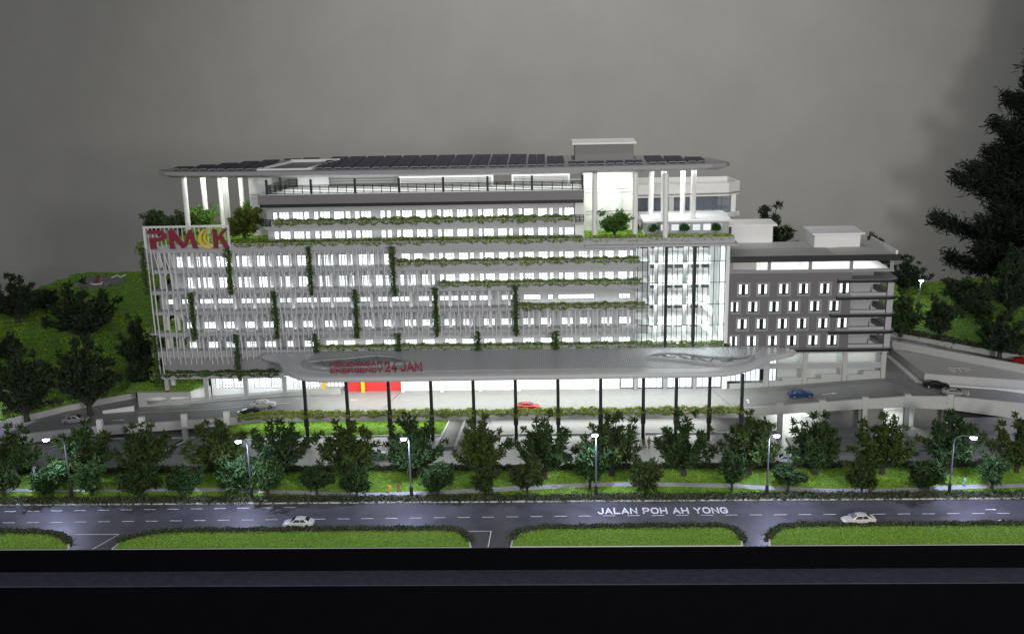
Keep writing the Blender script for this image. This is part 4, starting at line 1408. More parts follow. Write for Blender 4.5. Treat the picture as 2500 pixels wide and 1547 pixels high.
MB().box(33.7, 64.4, 192.2, 192.6, 29.2, 30.32).build('fascia', 'black', AN)
MB().box(64.0, 64.4, 192.6, 207, 29.2, 30.32).build('fascia', 'black', AN)
MB().box(33.7, 64.0, 192.6, 206.5, 29.25, 30.2).build('roof_slab', 'facade', AN)
rb = MB()
for x in np.arange(34.0, 52.6, 0.42):
    rb.box(x, x + 0.2, 192.7, 199.6, 30.2, 30.36)
rb.build('ribbed_roof', 'concrete', AN)
MB().prism([(52.8, 192.7), (63.9, 192.7), (63.0, 206.4), (58.6, 206.4), (54.5, 199)], 30.2, 30.3).build('flat_roof', 'concrete', AN)
MB().prism([(63.6, 192.7), (64.0, 192.7), (63.4, 206.4), (63.0, 206.4)], 30.2, 31.0).build('parapet', 'white', AN)
MB().box(50.6, 59.2, 200.0, 206.4, 30.2, 32.8).build('roof_room', 'white', AN)
MB().box(50.0, 59.8, 199.2, 207.0, 32.8, 33.1).build('roof_room_cap', 'roofwhite', AN)
MB().box(36.0, 44.0, 206, 211, 26, 33.5).build('stair_tower', 'white', AN)
MB().box(34.6, 44.7, 205.4, 212, 33.5, 33.85).build('stair_tower_roof', 'roofwhite', AN)
area_light('terrace_lamp', (48.5, 196.2, 29.15), (48.5, 196.2, 27), 27, 3.5, 560, (1.0, 1.0, 0.94))
area_light('terrace_lamp', (59.5, 200, 29.15), (59.5, 200, 27), 5, 8, 260, (1.0, 1.0, 0.94))
# open ground level of the annex
for x in (41.2, 48.4, 55.8, 63.0):
    MB().box(x - .42, x + .42, 193.1, 193.9, 4.5, 11.9).build('column', 'concrete', AN)
    MB().box(x - .42, x + .42, 204, 204.8, 4.5, 11.9).build('column', 'concrete', AN)
MB().box(43.9, 63.3, 196.5, 196.9, 4.5, 11.4).build('ground_wall', 'concrete', AN)
MB().box(34.0, 63.0, 193.3, 193.6, 8.4, 9.45).build('beam', 'facade', AN)
for a, b, c in ((34.2, 40.7, 7), (41.7, 43.8, 3)):
    window(AN, a, b, 4.9, 11.0, 196.6, c, 0.42, pm='pane_soft', bar=0.12)
lwz = MB()
for a, b, z in ((34.4, 40.7, 5.5), (41.7, 44.3, 5.9), (44.3, 47.9, 6.5), (48.9, 51.5, 6.3), (51.5, 55.3, 7.1), (56.3, 59.4, 7.0), (59.4, 62.5, 7.8)):
    lwz.box(a, b, 193.2, 193.6, 4.0, z)
lwz.build('stepped_wall', 'concrete', AN)
area_light('soffit_lamp', (50, 194.8, 11.3), (50, 195.4, 6), 25, 1.2, 420, (0.9, 1.0, 0.95))

# ================================================================== BUILDING BEHIND
BB = thing('rear_building', 'white building with curved parapet and blue tinted glazing behind the roof columns', 'building', (25, 226, 20))
cur_ = [(4, 223.0), (16, 223.6), (30, 224.6), (38.5, 225.2), (41.2, 227.5), (40.0, 236), (4, 236)]
MB().prism(cur_, 36.9, 37.3).build('roof', 'concrete', BB)
ring = MB()
ci = inset(cur_, 0.5)
ring.loft([[(x, y, 36.6) for x, y in ci], [(x, y, 36.6) for x, y in cur_], [(x, y, 39.3) for x, y in cur_], [(x, y, 39.3) for x, y in ci], [(x, y, 36.9) for x, y in ci]])
ring.build('parapet', 'white', BB)
MB().prism([(4, 223.6), (38, 226.0), (39.8, 228), (39, 235), (4, 235)], 20, 33.0).build('lower_storey', 'white', BB)
MB().prism(inset(cur_, -0.1), 32.0, 32.9).build('floor_slab', 'white', BB)
MB().prism([(5, 229), (37, 230), (37, 234), (5, 234)], 33, 36.6).build('inner_wall', 'taupe', BB)
for a, b in ((8, 12), (13, 17.2), (18.4, 21.5), (22.5, 26), (27, 30.4), (31.4, 39.2)):
    ya, yb = 224.2 + (a - 8) * 0.065, 224.2 + (b - 8) * 0.065
    n = 2 if b - a < 5 else 4
    mb, gp = MB(), MB()
    P = [(a + (b - a) * k / n, ya + (yb - ya) * k / n) for k in range(n + 1)]
    for p in P:
        mb.box(p[0] - .08, p[0] + .08, p[1] - .1, p[1] + .06, 33.0, 36.6)
    for p, q in zip(P, P[1:]):
        for z in (33.02, 35.8, 36.5):
            mb.quad((p[0], p[1] - .05, z), (q[0], q[1] - .05, z), (q[0], q[1] - .05, z + .14), (p[0], p[1] - .05, z + .14))
        gp.quad((p[0], p[1], 33), (q[0], q[1], 33), (q[0], q[1], 36.6), (p[0], p[1], 36.6))
    o = mb.build('window', 'frame', BB)
    gp.build('pane', 'blueglass', o)
for x in (12.5, 17.8, 22.0, 26.5, 30.9, 39.7):
    y = 224.0 + (x - 8) * 0.065
    MB().box(x - .5, x + .5, y, y + 0.8, 33.0, 36.6).build('pillar', 'white', BB)
area_light('rear_building_lamp', (30, 227.2, 36.4), (30, 227.2, 33), 16, 2, 120, (0.9, 0.96, 1.0))
# ================================================================== VEGETATION
def scatter_poly(poly, dens, rng=RNG):
    P = np.array(poly)
    x0, y0 = P.min(0)
    x1, y1 = P.max(0)
    n = int((x1 - x0) * (y1 - y0) * dens)
    q = rng.uniform((x0, y0), (x1, y1), (n, 2))
    ins = np.zeros(n, bool)
    j = len(P) - 1
    for i in range(len(P)):
        a, b = P[i], P[j]
        c = ((a[1] > q[:, 1]) != (b[1] > q[:, 1])) & (q[:, 0] < (b[0] - a[0]) * (q[:, 1] - a[1]) / (b[1] - a[1] + 1e-12) + a[0])
        ins ^= c
        j = i
    return q[ins]


def grass(name, pts, z, size=0.2, m='grass'):
    P = np.column_stack([pts, np.full(len(pts), z) if np.isscalar(z) else z])
    up = np.tile((0, 0, 0.9), (len(P), 1))
    v, f = shards(P, size, up, 0.4, elong=1.3)
    o = obj(name, mesh_np(name, v, f, m))
    o['kind'] = 'stuff'
    return o


def cat_pts(*a):
    return np.vstack(a)


vis = lambda q: q[(np.abs(q[:, 0] + 8) < 84)]
q = scatter_poly([(-98, 153.6), (94, 153.6), (94, 166.4), (-98, 166.4)], 60)
lo, up_ = np.interp(q[:, 0], *zip(*LO)), np.interp(q[:, 0], *zip(*UP))
grass('grass', q[(q[:, 1] < lo - 0.08) | (q[:, 1] > up_ + 0.08)], 0.165, 0.15)
isl = np.vstack([scatter_poly(p, 75) for p in ISL_IN])
grass('grass', isl[isl[:, 1] > 137.95], 0.22, 0.13)
grass('grass', scatter_poly([(-60, 182), (-18.6, 182), (-18.4, 193), (-60, 193)], 55), 0.22, 0.15)
grass('grass', scatter_poly([(-73.6, 194), (-53.3, 194), (-53.3, 199), (-57, 216), (-73.6, 216)], 16), 33.45, 0.22)
grass('grass', scatter_poly([(7.3, 195.4), (18.0, 195.4), (18, 203.8), (7.3, 203.8)], 20), 33.45, 0.22)
for z in (12.6, 16.95):
    grass('grass', scatter_poly([(-73.3, 194), (-69.8, 194), (-69.8, 205), (-73.3, 205)], 22), z, 0.2)
q = scatter_poly([(-81.0, 193.1), (-69.2, 193.1), (-67, 196), (-67, 203), (-81.5, 203)], 20)
grass('grass', q, 5.52 + (q[:, 1] - 192.8) * 0.14, 0.22)
q = np.array([p for p in scatter_poly([(-150, 175), (-70, 175), (-70, 271), (-150, 271)], 9.0) if in_l(*p)])
grass('grass', q, np.array([hill_l(*p) for p in q]) + 0.04, 0.26)
q = np.array([p for p in scatter_poly([(64, 175), (130, 175), (130, 255), (64, 255)], 9.0) if in_r(*p)])
grass('grass', q, np.array([hill_r(*p) for p in q]) + 0.04, 0.26)


def bush_line(pts, dens, w, h, size, m, z=0.0, droop=0.0, gaps=0.0, name='hedge', parent=None, rng=RNG):
    """leaf mass along a polyline, clumpy, optionally drooping over the front edge"""
    P = []
    for (a, b) in zip(pts, pts[1:]):
        a, b = np.array(a, float), np.array(b, float)
        L = np.linalg.norm(b - a)
        n = int(L * dens)
        t = rng.uniform(0, 1, n)
        base = a + (b - a) * t[:, None]
        x = base[:, 0] + base[:, 1] * 0.37
        cl = 0.5 + 0.5 * np.sin(x * 1.7 + 1.3 * np.sin(x * 0.61)) * np.sin(x * 0.83 + 2.0)
        keep = rng.uniform(0, 1, n) > gaps * (1 - cl)
        hh = h * (0.45 + 0.75 * cl)
        zz = rng.uniform(0, 1, n) ** 0.8 * hh
        off = rng.normal(0, w * 0.42, n)
        if droop > 0:
            dr = rng.uniform(0, 1, n) < 0.32
            zz[dr] = -rng.uniform(0, droop, dr.sum()) * (0.3 + cl[dr])
            off[dr] = -w * 0.75 - np.abs(rng.normal(0, 0.10, dr.sum()))
        d = (b - a)[:2] / L
        nrm = np.array([-d[1], d[0]])
        q = np.column_stack([base[:, 0] + nrm[0] * off, base[:, 1] + nrm[1] * off, (base[:, 2] if len(a) > 2 else z) + zz])
        P.append(q[keep])
    P = np.vstack(P)
    v, f = shards(P, size, None, 0.5, rng, 1.5)
    return obj(name, mesh_np(name, v - np.array(wloc(parent)), f, m), parent)


# hedges
hg = [('low dark hedge along the street kerb under the lamps', [(-112, 153.9), (100, 153.9)], 1.3, 0.55),
      ('low dark hedge between the tree lawn and the car park', [(-112, 165.9), (100, 165.9)], 1.1, 0.75)]
for lab, p, w, h in hg:
    o = bush_line(p, 230, w, h, 0.22, 'hedge', 0.15)
    tag(o, lab, 'hedge', 'low hedges', None)
for lab, p in zip(['curved dark hedge on the short grass island at far left', 'dark hedge round the long grass island left of centre', 'dark hedge round the middle grass island below the lettering', 'dark hedge along the right grass island'], ISL_IN):
    pts = [(Vector(p[i]) * 1.0) for i in range(len(p))]
    q = inset(p, 0.38)
    q = [pp for pp in q if pp[1] > 138.0]
    o = bush_line([(a, b) for a, b in q], 230, 0.7, 0.48, 0.19, 'hedge', 0.2)
    tag(o, lab, 'hedge', 'hedges round the grass islands')
o = bush_line([(-104, 188.6), (-94, 195.6), (-83, 200.3)], 70, 1.2, 0.8, 0.4, 'hedge', 2.6)
tag(o, 'dark hedge behind the left retaining wall', 'hedge')
o = bush_line([(70, 227.0, 7), (76, 221.4, 7), (85, 213.2, 7), (94, 205, 7), (105, 195, 7)], 80, 1.3, 0.9, 0.4, 'hedge', 7)
tag(o, 'dark hedge on top of the right retaining wall', 'hedge')

# ivy along the ledges
for lab, x0, x1, y, z, m, d in (
        ('trailing ivy on the ledge under the uppermost window row', -51.3, 5.2, 196.3, 37.4, 'ivy', 120),
        ('long trailing ivy on the ledge above the finned facade', -58.2, 6.8, 193.4, 34.0, 'ivy', 120),
        ('yellowish ivy on the roof terrace planter above the glass front', 7.0, 34.2, 193.5, 33.9, 'ivyyel', 95),
        ('trailing ivy on the ledge starting right of the third climber strip', -27.8, 17.1, 193.4, 29.95, 'ivy', 120),
        ('trailing ivy on the fourth ledge down, right half of the facade', -20.4, 17.4, 193.4, 25.8, 'ivy', 120),
        ('short trailing ivy on the ledge beside the glass front, fifth down', -5.4, 18.2, 193.3, 21.3, 'ivy', 120),
        ('trailing ivy on the lowest long ledge just above the canopy', -43.6, 34.1, 193.4, 13.6, 'ivy', 100),
        ('dark ivy on the low ledge at the bottom left of the facade', -74.2, -51.4, 192.9, 8.95, 'ivydark', 140)):
    o = bush_line([(x0, y), (x1, y)], d, 0.5, 0.62, 0.25, m, z - 0.05, 0.7, 0.55, 'ivy')
    tag(o, lab, 'ivy', 'ivy on the facade ledges')
o = bush_line([(-56, 179.5, lerp_tab(PT, -56)), (-51, 179.5, 5.2), (-44, 179.5, 5.3), (34.6, 179.5, 5.35)], 130, 0.7, 0.7, 0.25, 'ivyyel', 5.3, 0.7, 0.45, 'ivy')
tag(o, 'bright yellow green plants spilling over the driveway planter', 'plants')

# climbers on vertical boards
CL = [(-59.02, 33.4, 24.6), (-43.92, 33.3, 24.2), (-28.43, 33.1, 23.8), (-66.74, 24.9, 15.9), (-51.02, 24.9, 15.9), (-35.78, 25.05, 15.8), (-20.77, 25.2, 15.95), (-5.84, 25.3, 15.95), (-58.92, 16.55, 7.6), (-43.87, 16.6, 12.5), (-28.07, 16.5, 12.7), (-13.07, 16.6, 12.7), (1.53, 16.5, 12.6), (-75.0, 33.6, 24.8), (-74.6, 16.6, 6.5)]
CLAB = ['climber strip below the K of the roof sign', 'climber strip in the upper tier, second from the left of three inner ones', 'climber strip in the upper tier at the right end of the fins',
        'climber strip in the middle tier, leftmost', 'climber strip in the middle tier, second from left', 'climber strip in the middle tier, third from left', 'climber strip in the middle tier, fourth from left', 'climber strip in the middle tier, rightmost',
        'long climber strip in the lower tier above the left ground windows', 'short climber strip above the left end of the canopy', 'short climber strip above the left skylight of the canopy', 'short climber strip above the middle of the canopy',
        'short climber strip above the canopy, rightmost', 'climber hanging down the upper left corner of the building', 'climber hanging down the lower left corner of the building']
for lab, (x, zt, zb) in zip(CLAB, CL):
    t = thing('climbing_plant', 'dark green ' + lab, 'climber', (x, 192.4, zb), 'climber strips on the facade')
    sl = 0.45
    MB().box(x - 0.2, x + 0.2, 192.2, 192.4, zb, zt).build('board', 'greenboard', t)
    n = int((zt - zb) * 80)
    zz = RNG.uniform(zb - .1, zt + .15, n)
    cl = 0.5 + 0.5 * np.sin(zz * 1.6 + x) * np.sin(zz * .7 + 2 * x)
    P = np.column_stack([x + RNG.normal(0, 0.27, n) * (0.45 + 1.1 * cl) - 0.10, 192.15 - np.abs(RNG.normal(0, 0.16, n)), zz])
    v, f = shards(P, 0.25, None, 0.5)
    obj('foliage', mesh_np('foliage', v - np.array(t.location), f, 'ivydark'), t)


# ---- trees
def tree_mesh(seed, kind):
    rng = np.random.default_rng(seed)
    tr = MB()
    clumps = []
    if kind == 'vase':
        H, Wd, th = 10.0, 9.6, 1.35
        tr.tube([(0, 0, -0.1), (0.05, 0, 0.5), (0, 0.05, th)], [0.44, 0.36, 0.36], 8)
        limbs = []
        for k in range(3):
            limbs.append((k * 2.1 + rng.uniform(-.5, .5), rng.uniform(.06, .15), rng.uniform(.82, .97)))
        for k in range(6):
            limbs.append((k * 1.047 + rng.uniform(-.25, .25), rng.uniform(.24, .36), rng.uniform(.58, .80)))
        for k in range(6):
            limbs.append((k * 1.047 + .5 + rng.uniform(-.25, .25), rng.uniform(.38, .50), rng.uniform(.42, .58)))
        for a, rr, zz in limbs:
            e = np.array([math.cos(a) * rr * Wd, math.sin(a) * rr * Wd * .9, zz * H])
            mid = np.array([e[0] * .45, e[1] * .45, th + (e[2] - th) * .42])
            tr.tube([(0, 0, th - .4), tuple(mid), tuple(e)], [0.22, 0.15, 0.05], 6)
            for t_ in np.linspace(0.42, 1.04, 6):
                p = (1 - t_) ** 2 * np.array([0, 0, th]) + 2 * t_ * (1 - t_) * mid + t_ * t_ * e
                r_ = rng.uniform(0.55, 0.85) * (1.12 - 0.55 * abs(t_ - .62))
                clumps.append((p + rng.normal(0, 0.26, 3), r_))
        size, per = 0.40, 60
    elif kind == 'round':
        H, Wd, th = 6.0, 6.0, 1.25
        tr.tube([(0, 0, -0.1), (0, 0, 0.5), (0.03, 0, th)], [0.26, 0.22, 0.2], 7)
        for k in range(7):
            a = 2 * math.pi * k / 7 + rng.uniform(-.3, .3)
            sp = rng.uniform(.5, 1.0)
            e = np.array([math.cos(a) * sp * 2.2, math.sin(a) * sp * 2.0, rng.uniform(2.4, 4.6)])
            tr.tube([(0, 0, th - .2), tuple(e * np.array([.5, .5, .62])), tuple(e)], [0.15, 0.10, 0.04], 5)
            for t_ in (.6, .85, 1.05):
                for q in range(2):
                    clumps.append((e * t_ + np.array([0, 0, th * (1 - t_)]) + rng.normal(0, .42, 3), rng.uniform(.6, .95)))
        for q in range(7):
            clumps.append((np.array([rng.normal(0, .8), rng.normal(0, .8), rng.uniform(3.2, 5.2)]), rng.uniform(.65, .9)))
        size, per = 0.34, 62
    elif kind == 'ball':
        H = 2.5
        tr.tube([(0, 0, 0), (0, 0, 1.0)], [0.08, 0.06], 6)
        for q in range(12):
            d = rng.normal(size=3)
            d /= np.linalg.norm(d)
            clumps.append((np.array([0, 0, 1.6]) + d * 0.5 * np.array([1, 1, 1.1]), 0.42))
        size, per = 0.20, 300
    elif kind == 'spruce':
        H = 48.0
        tr.tube([(0, 0, -1), (0, 0, 20), (0, 0, H)], [0.9, 0.6, 0.1], 8)
        P, U = [], []
        for k in range(150):
            z = 2 + (H - 3) * rng.uniform(0, 1) ** 1.25
            L = max(1.5, (1 - z / H) * 24 * rng.uniform(0.55, 1.1))
            a = k * 2.4 + rng.uniform(-.4, .4)
            pts = [(0, 0, z)]
            dr = rng.uniform(-0.1, 0.12)
            for s in (0.35, 0.7, 1.0):
                pts.append((math.cos(a) * L * s, math.sin(a) * L * s, z + L * (dr * s + 0.16 * s ** 3)))
            tr.tube(pts, [0.16, 0.12, 0.08, 0.03], 4)
            n = int(L * 105)
            t = rng.uniform(0.15, 1.0, n) ** 0.8
            base = np.stack([np.interp(t, [0, .35, .7, 1], [p[i] for p in pts]) for i in range(3)], 1)
            twig = np.floor(t * 9) / 9
            side = rng.normal(0, 1, n) * (0.35 + 1.3 * np.sin(t * 2.9)) * min(1.0, L / 7)
            nrm = np.array([-math.sin(a), math.cos(a), 0])
            P.append(base + nrm * side[:, None] + rng.normal(0, 0.6, (n, 3)))
            U.append(np.tile((math.cos(a) * .8, math.sin(a) * .8, 0.25), (n, 1)) + nrm * np.sign(side)[:, None] * .6)
        v, f = shards(np.vstack(P), 0.55, np.vstack(U) * 1.1, 0.18, rng, 2.3)
        return tr, mesh_np('crown', v, f, 'leaf')
    P, U = [], []
    for c, r in clumps:
        n = int(per * (r / 0.9) ** 2)
        d = rng.normal(size=(n, 3))
        d /= np.linalg.norm(d, axis=1)[:, None]
        rad = r * rng.uniform(0.25, 1.0, n) ** 0.55
        P.append(c + d * rad[:, None] * np.array([1, 1, 0.85]))
        o = c - np.array([0, 0, 2.0 if kind != 'ball' else 1.2])
        o = o / (np.linalg.norm(o) + 1e-6)
        U.append(d * 0.9 + o * 0.55)
    P, U = np.vstack(P), np.vstack(U)
    ok = P[:, 2] > (1.9 if kind == 'vase' else 1.05)
    v, f = shards(P[ok], size, U[ok], 0.30, rng, 2.3)
    return tr, mesh_np('crown', v, f, 'leaf')


PROTO = {}
for kind, n in (('vase', 5), ('round', 4), ('ball', 1), ('spruce', 1)):
    for k in range(n):
        tr, cm = tree_mesh(100 + 17 * k + len(kind), kind)
        o = tr.build('trunk', 'bark', None, smooth=True)
        co = np.empty(len(cm.vertices) * 3, dtype=np.float32)
        cm.vertices.foreach_get('co', co)
        co = co.reshape(-1, 3)
        PROTO[kind, k] = (o.data, cm, (float(np.percentile(co[:, 2], 99.7)), float(np.percentile(np.abs(co[:, :2]), 99) * 2)))
        bpy.data.objects.remove(o)


def tree(name, label, kind, k, loc, h, w, rz, col, group, cat='tree'):
    tm, cm, (H, Wd) = PROTO[kind, k]
    t = thing(name, label, cat, loc, group, rz)
    t.scale = (w / Wd, w / Wd, h / H)
    a = obj('trunk', tm, t)
    b = obj('crown', cm, t)
    b.color = (*col, 1)
    return t


ORD = ['first', 'second', 'third', 'fourth', 'fifth', 'sixth', 'seventh', 'eighth', 'ninth', 'tenth', 'eleventh', 'twelfth', 'thirteenth', 'fourteenth', 'fifteenth', 'sixteenth', 'seventeenth', 'eighteenth', 'nineteenth']
BACKROW = [(-89.7, 163.9, 9.4, 8.8), (-78.0, 164.0, 9.4, 10.4), (-67.3, 163.5, 10.0, 9.4), (-55.1, 163.8, 10.2, 10.3), (-44.5, 162.7, 10.3, 9.7), (-32.9, 162.8, 10.6, 10.1), (-22.4, 162.7, 10.9, 9.6), (-11.4, 162.5, 10.8, 8.8), (-0.8, 161.9, 11.4, 9.4), (10.2, 162.9, 11.1, 9.5), (21.9, 162.7, 11.1, 9.4), (32.6, 162.8, 10.7, 9.1), (43.2, 162.5, 11.1, 9.3), (54.0, 162.6, 11.0, 9.3), (64.7, 162.7, 11.0, 8.6), (75.7, 162.9, 10.7, 8.6)]
BCOL = [(.045, .08, .02), (.042, .078, .02), (.045, .08, .02), (.054, .084, .018), (.032, .062, .02), (.052, .082, .018), (.034, .064, .02), (.06, .088, .018), (.034, .064, .02), (.042, .072, .018), (.034, .066, .02), (.046, .076, .018), (.036, .066, .02), (.052, .08, .018), (.03, .058, .02), (.046, .074, .018)]
BTXT = ['dark green', 'dark green', 'dark green', 'olive green', 'blackish green', 'olive green', 'blackish green', 'olive yellow', 'blackish green', 'dark green', 'blackish green', 'olive green', 'dark green', 'olive green', 'blackish green', 'olive green']
for i, (x, y, h, w) in enumerate(BACKROW):
    tree('tall_tree', f'tall {BTXT[i]} forked tree, {ORD[i]} from the left in the back row', 'vase', (i * 3 + 1) % 5, (x, y, 0.12), h * 0.97, w * 1.04, i * 1.9, tuple(1.25 * c for c in BCOL[i]), 'tall trees in the back row of the lawn')
FRONTROW = [(-87.9, 156.1, 6.2, 6.8), (-80.0, 155.8, 5.6, 6.8), (-73.6, 156.4, 5.8, 7.5), (-64.9, 154.8, 6.2, 7.4), (-58.1, 154.7, 5.9, 6.7), (-50.4, 156.5, 6.0, 6.7), (-44.8, 155.1, 5.9, 7.0), (-37.1, 155.8, 5.6, 6.0), (-30.5, 154.6, 5.6, 5.9), (-17.7, 155.3, 5.8, 6.3), (-10.1, 155.2, 5.3, 6.2), (-3.6, 155.4, 6.2, 5.9), (6.4, 157.5, 7.9, 6.3), (15.0, 155.3, 5.9, 5.9), (28.6, 156.1, 6.4, 5.9), (37.4, 156.0, 5.6, 5.8), (48.4, 154.5, 6.0, 5.8), (58.7, 155.3, 5.5, 6.4), (69.2, 156.4, 5.9, 6.1)]
FTXT = ['dark green', 'bluish green', 'mid green', 'dark green', 'bluish green', 'bluish green', 'mid green', 'dark green with open branches', 'dark green', 'bluish green', 'dark olive', 'brownish green', 'bluish green', 'brownish green', 'dark green', 'bluish green', 'brownish green', 'dark green', 'bluish green']
FC = {'d': (.036, .07, .02), 'b': (.038, .082, .026), 'm': (.048, .1, .026), 'br': (.05, .074, .018)}
for i, (x, y, h, w) in enumerate(FRONTROW):
    c = FC['br'] if FTXT[i].startswith('brown') or 'olive' in FTXT[i] else FC[FTXT[i][0]]
    tree('small_tree', f'small {FTXT[i]} round tree, {ORD[i]} from the left along the street hedge', 'round', (i * 3) % 4, (x, y, 0.12), h * 0.95, w * 0.84, i * 2.3, c, 'small trees along the street')
HL = [((-123.2, 236.0, 7.9, 12.0, 11.7), 'tall dark tree at the left edge of the picture on the hill'), ((-103.3, 225.0, 6.6, 13.4, 14.9), 'broadest dark tree in front of the compass slab on the hill'), ((-98.6, 186.9, 2.0, 14.4, 11.8), 'dark bluish tree behind the far left retaining wall'),
      ((-87.5, 189.3, 2.3, 15.4, 11.1), 'tall dark tree at the foot of the hill above the parked silver car'), ((-84.2, 207.2, 4.5, 12.5, 8.6), 'dark tree beside the left corner of the hospital'), ((-79.7, 198.3, 3.4, 7.4, 6.7), 'small dark tree by the lower left corner of the hospital'),
      ((-119.6, 242.5, 8.7, 5.6, 7.1), 'low bush between the two big trees on the left hill'), ((-133.5, 238.8, 8.3, 6.1, 8.0), 'low bush half cut off at the left edge of the hill'), ((-80.5, 226, 7.2, 20.0, 10.0), 'tall tree hidden behind the finned left corner of the hospital'), ((-114.0, 212, 5.0, 7.3, 6.3), 'small tree at the far left below the hill')]
for i, ((x, y, z, h, w), lab) in enumerate(HL):
    tree('hill_tree', lab, 'vase' if h > 7.5 else 'round', i % 4, (x, y, z - 0.2), h, w, i * 1.3, (.032, .05, .022), 'trees on the left hill')
HR = [((84.0, 247.2, 9.4, 9.6, 10.7), 'dark tree at the back of the right hill behind the annex roof'), ((74.8, 219.5, 7.1, 10.1, 8.3), 'bright green tree next to the annex balconies'), ((81.6, 215.3, 7.3, 8.5, 8.1), 'bluish tree to the right of the hill street lamp'), ((92.1, 230.9, 9.0, 7.6, 8.6), 'mid sized tree in the middle of the right hill'),
      ((99.6, 224.7, 9.1, 15.6, 11.4), 'tallest leafy tree on the right hill, below the conifer'), ((89.0, 203.8, 7.1, 9.8, 10.1), 'dark tree right above the retaining wall of the right hill'), ((107.9, 237.7, 10.4, 14.5, 9.2), 'dark tree at the right picture edge below the conifer'), ((92.1, 223.7, 8.5, 7.4, 6.2), 'small tree in the centre of the right hill'), ((95.3, 200.5, 7.2, 7.6, 5.6), 'small tree cut off at the right picture edge')]
for i, ((x, y, z, h, w), lab) in enumerate(HR):
    tree('hill_tree', lab, 'vase' if h > 8.6 else 'round', i % 4, (x, y, z - 0.2), h, w, i * 1.7, (.04, .085, .03) if i == 1 else (.03, .055, .025), 'trees on the right hill')
tree('conifer', 'very tall dark needle tree rising at the right picture edge', 'spruce', 0, (127, 267, 1.5), 78.0, 52, 0.4, (.02, .028, .024), None, 'conifer')
tree('tree', 'dark tree behind the white stair tower of the annex', 'vase', 0, (51.6, 246, 15.0), 16.5, 14.5, 1.3, (.035, .055, .025), None)
tree('tree', 'dark treetop behind the roof room of the annex', 'round', 1, (75.0, 244, 13.8), 10.6, 7, 0.3, (.035, .06, .025), None)
for (mx_, my_, z0_, z1_) in ((51.6, 246, 5.0, 15.2), (75.0, 244, 6.5, 14.0)):
    mm = MB()
    mm.loft([[(mx_ + r_ * math.cos(t) * 1.1, my_ + r_ * math.sin(t) * .8, z) for t in np.linspace(0, 2 * math.pi, 21)[:-1]] for r_, z in ((10, z0_), (7.5, z0_ + (z1_ - z0_) * .55), (4.5, z1_ - .4), (0.5, z1_))])
    structure(mm.build('hill', 'hill', None, smooth=True))
RT = [((-77.0, 206.5, 33.3), 5.0, 5.0, 'leftmost dark tree behind the P of the roof sign', (.04, .075, .025)), ((-72.4, 206, 33.3), 5.0, 5.0, 'dark tree behind the M of the roof sign', (.045, .075, .025)), ((-68.0, 206.5, 33.3), 5.8, 5.4, 'bright green tree among the roof columns behind the crescent', (.09, .19, .03)),
      ((-57.7, 199.2, 33.3), 6.2, 6.2, 'olive brown tree on the left roof garden', (.09, .115, .02)), ((-59.5, 211, 33.3), 6.0, 4.4, 'bright green tree behind the olive tree on the roof garden', (.08, .17, .03)), ((12.6, 196.3, 33.3), 5.3, 5.8, 'green tree on the right roof garden between two columns', (.07, .15, .03))]
for i, (p, h, w, lab, c) in enumerate(RT):
    tree('roof_tree', lab, 'round', i % 4, p, h, w * 1.05, i * 1.1, c, 'trees on the roof gardens')
for (x, lab) in ((20.0, 'left of three clipped ball trees before the louvre windows'), (25.6, 'middle of three clipped ball trees before the louvre windows'), (31.4, 'right of three clipped ball trees before the louvre windows')):
    tree('ball_tree', 'small dark ' + lab, 'ball', 0, (x, 196.3, 33.4), 2.5, 1.8, x, (.04, .11, .035), 'clipped ball trees on the roof')
o = bush_line([(-72.8, 196.5, 17.0), (-71.0, 199, 17.0)], 70, 1.2, 1.6, 0.34, 'ivy', 17.0, 0, 0, 'terrace_shrub')
tag(o, 'leafy shrubs on the upper corner terrace of the finned facade', 'shrub', 'shrubs on the corner terraces')
o = bush_line([(-73.2, 200, 12.6), (-70.2, 202, 12.6)], 70, 1.2, 2.2, 0.34, 'ivydark', 12.6, 0, 0, 'terrace_shrub')
tag(o, 'dark shrubs on the lower corner terrace of the finned facade', 'shrub', 'shrubs on the corner terraces')
for (x, z, lab) in ((-76.0, 33.4, 'ivy tuft at the upper left ledge end'), (-76.2, 16.9, 'yellowish ivy tuft at the left ledge end'), (-76.0, 8.9, 'ivy tuft at the lowest left ledge end')):
    o = bush_line([(x - .6, 194.0), (x + 1.0, 193.4)], 60, 0.9, 0.9, 0.34, 'ivy', z, 1.0, 0, 'ivy')
    tag(o, lab, 'ivy', 'ivy tufts at the left ledge ends')
# ================================================================== STREET LAMPS
LAMPS = [((-76.74, 155.8), (-79.23, 10.44), 'leftmost street lamp with a long curved arm'), ((-47.27, 154.84), (-48.4, 10.24), 'street lamp, second from the left'), ((-21.81, 154.44), (-22.5, 10.6), 'street lamp beside the two walkers in orange and red'),
         ((7.2, 154.28), (7.0, 11.0), 'street lamp left of the white street lettering'), ((33.68, 154.01), (34.6, 10.76), 'street lamp with its arm to the right, second from right'), ((61.79, 154.33), (64.36, 10.02), 'rightmost street lamp beside the walker in pink')]


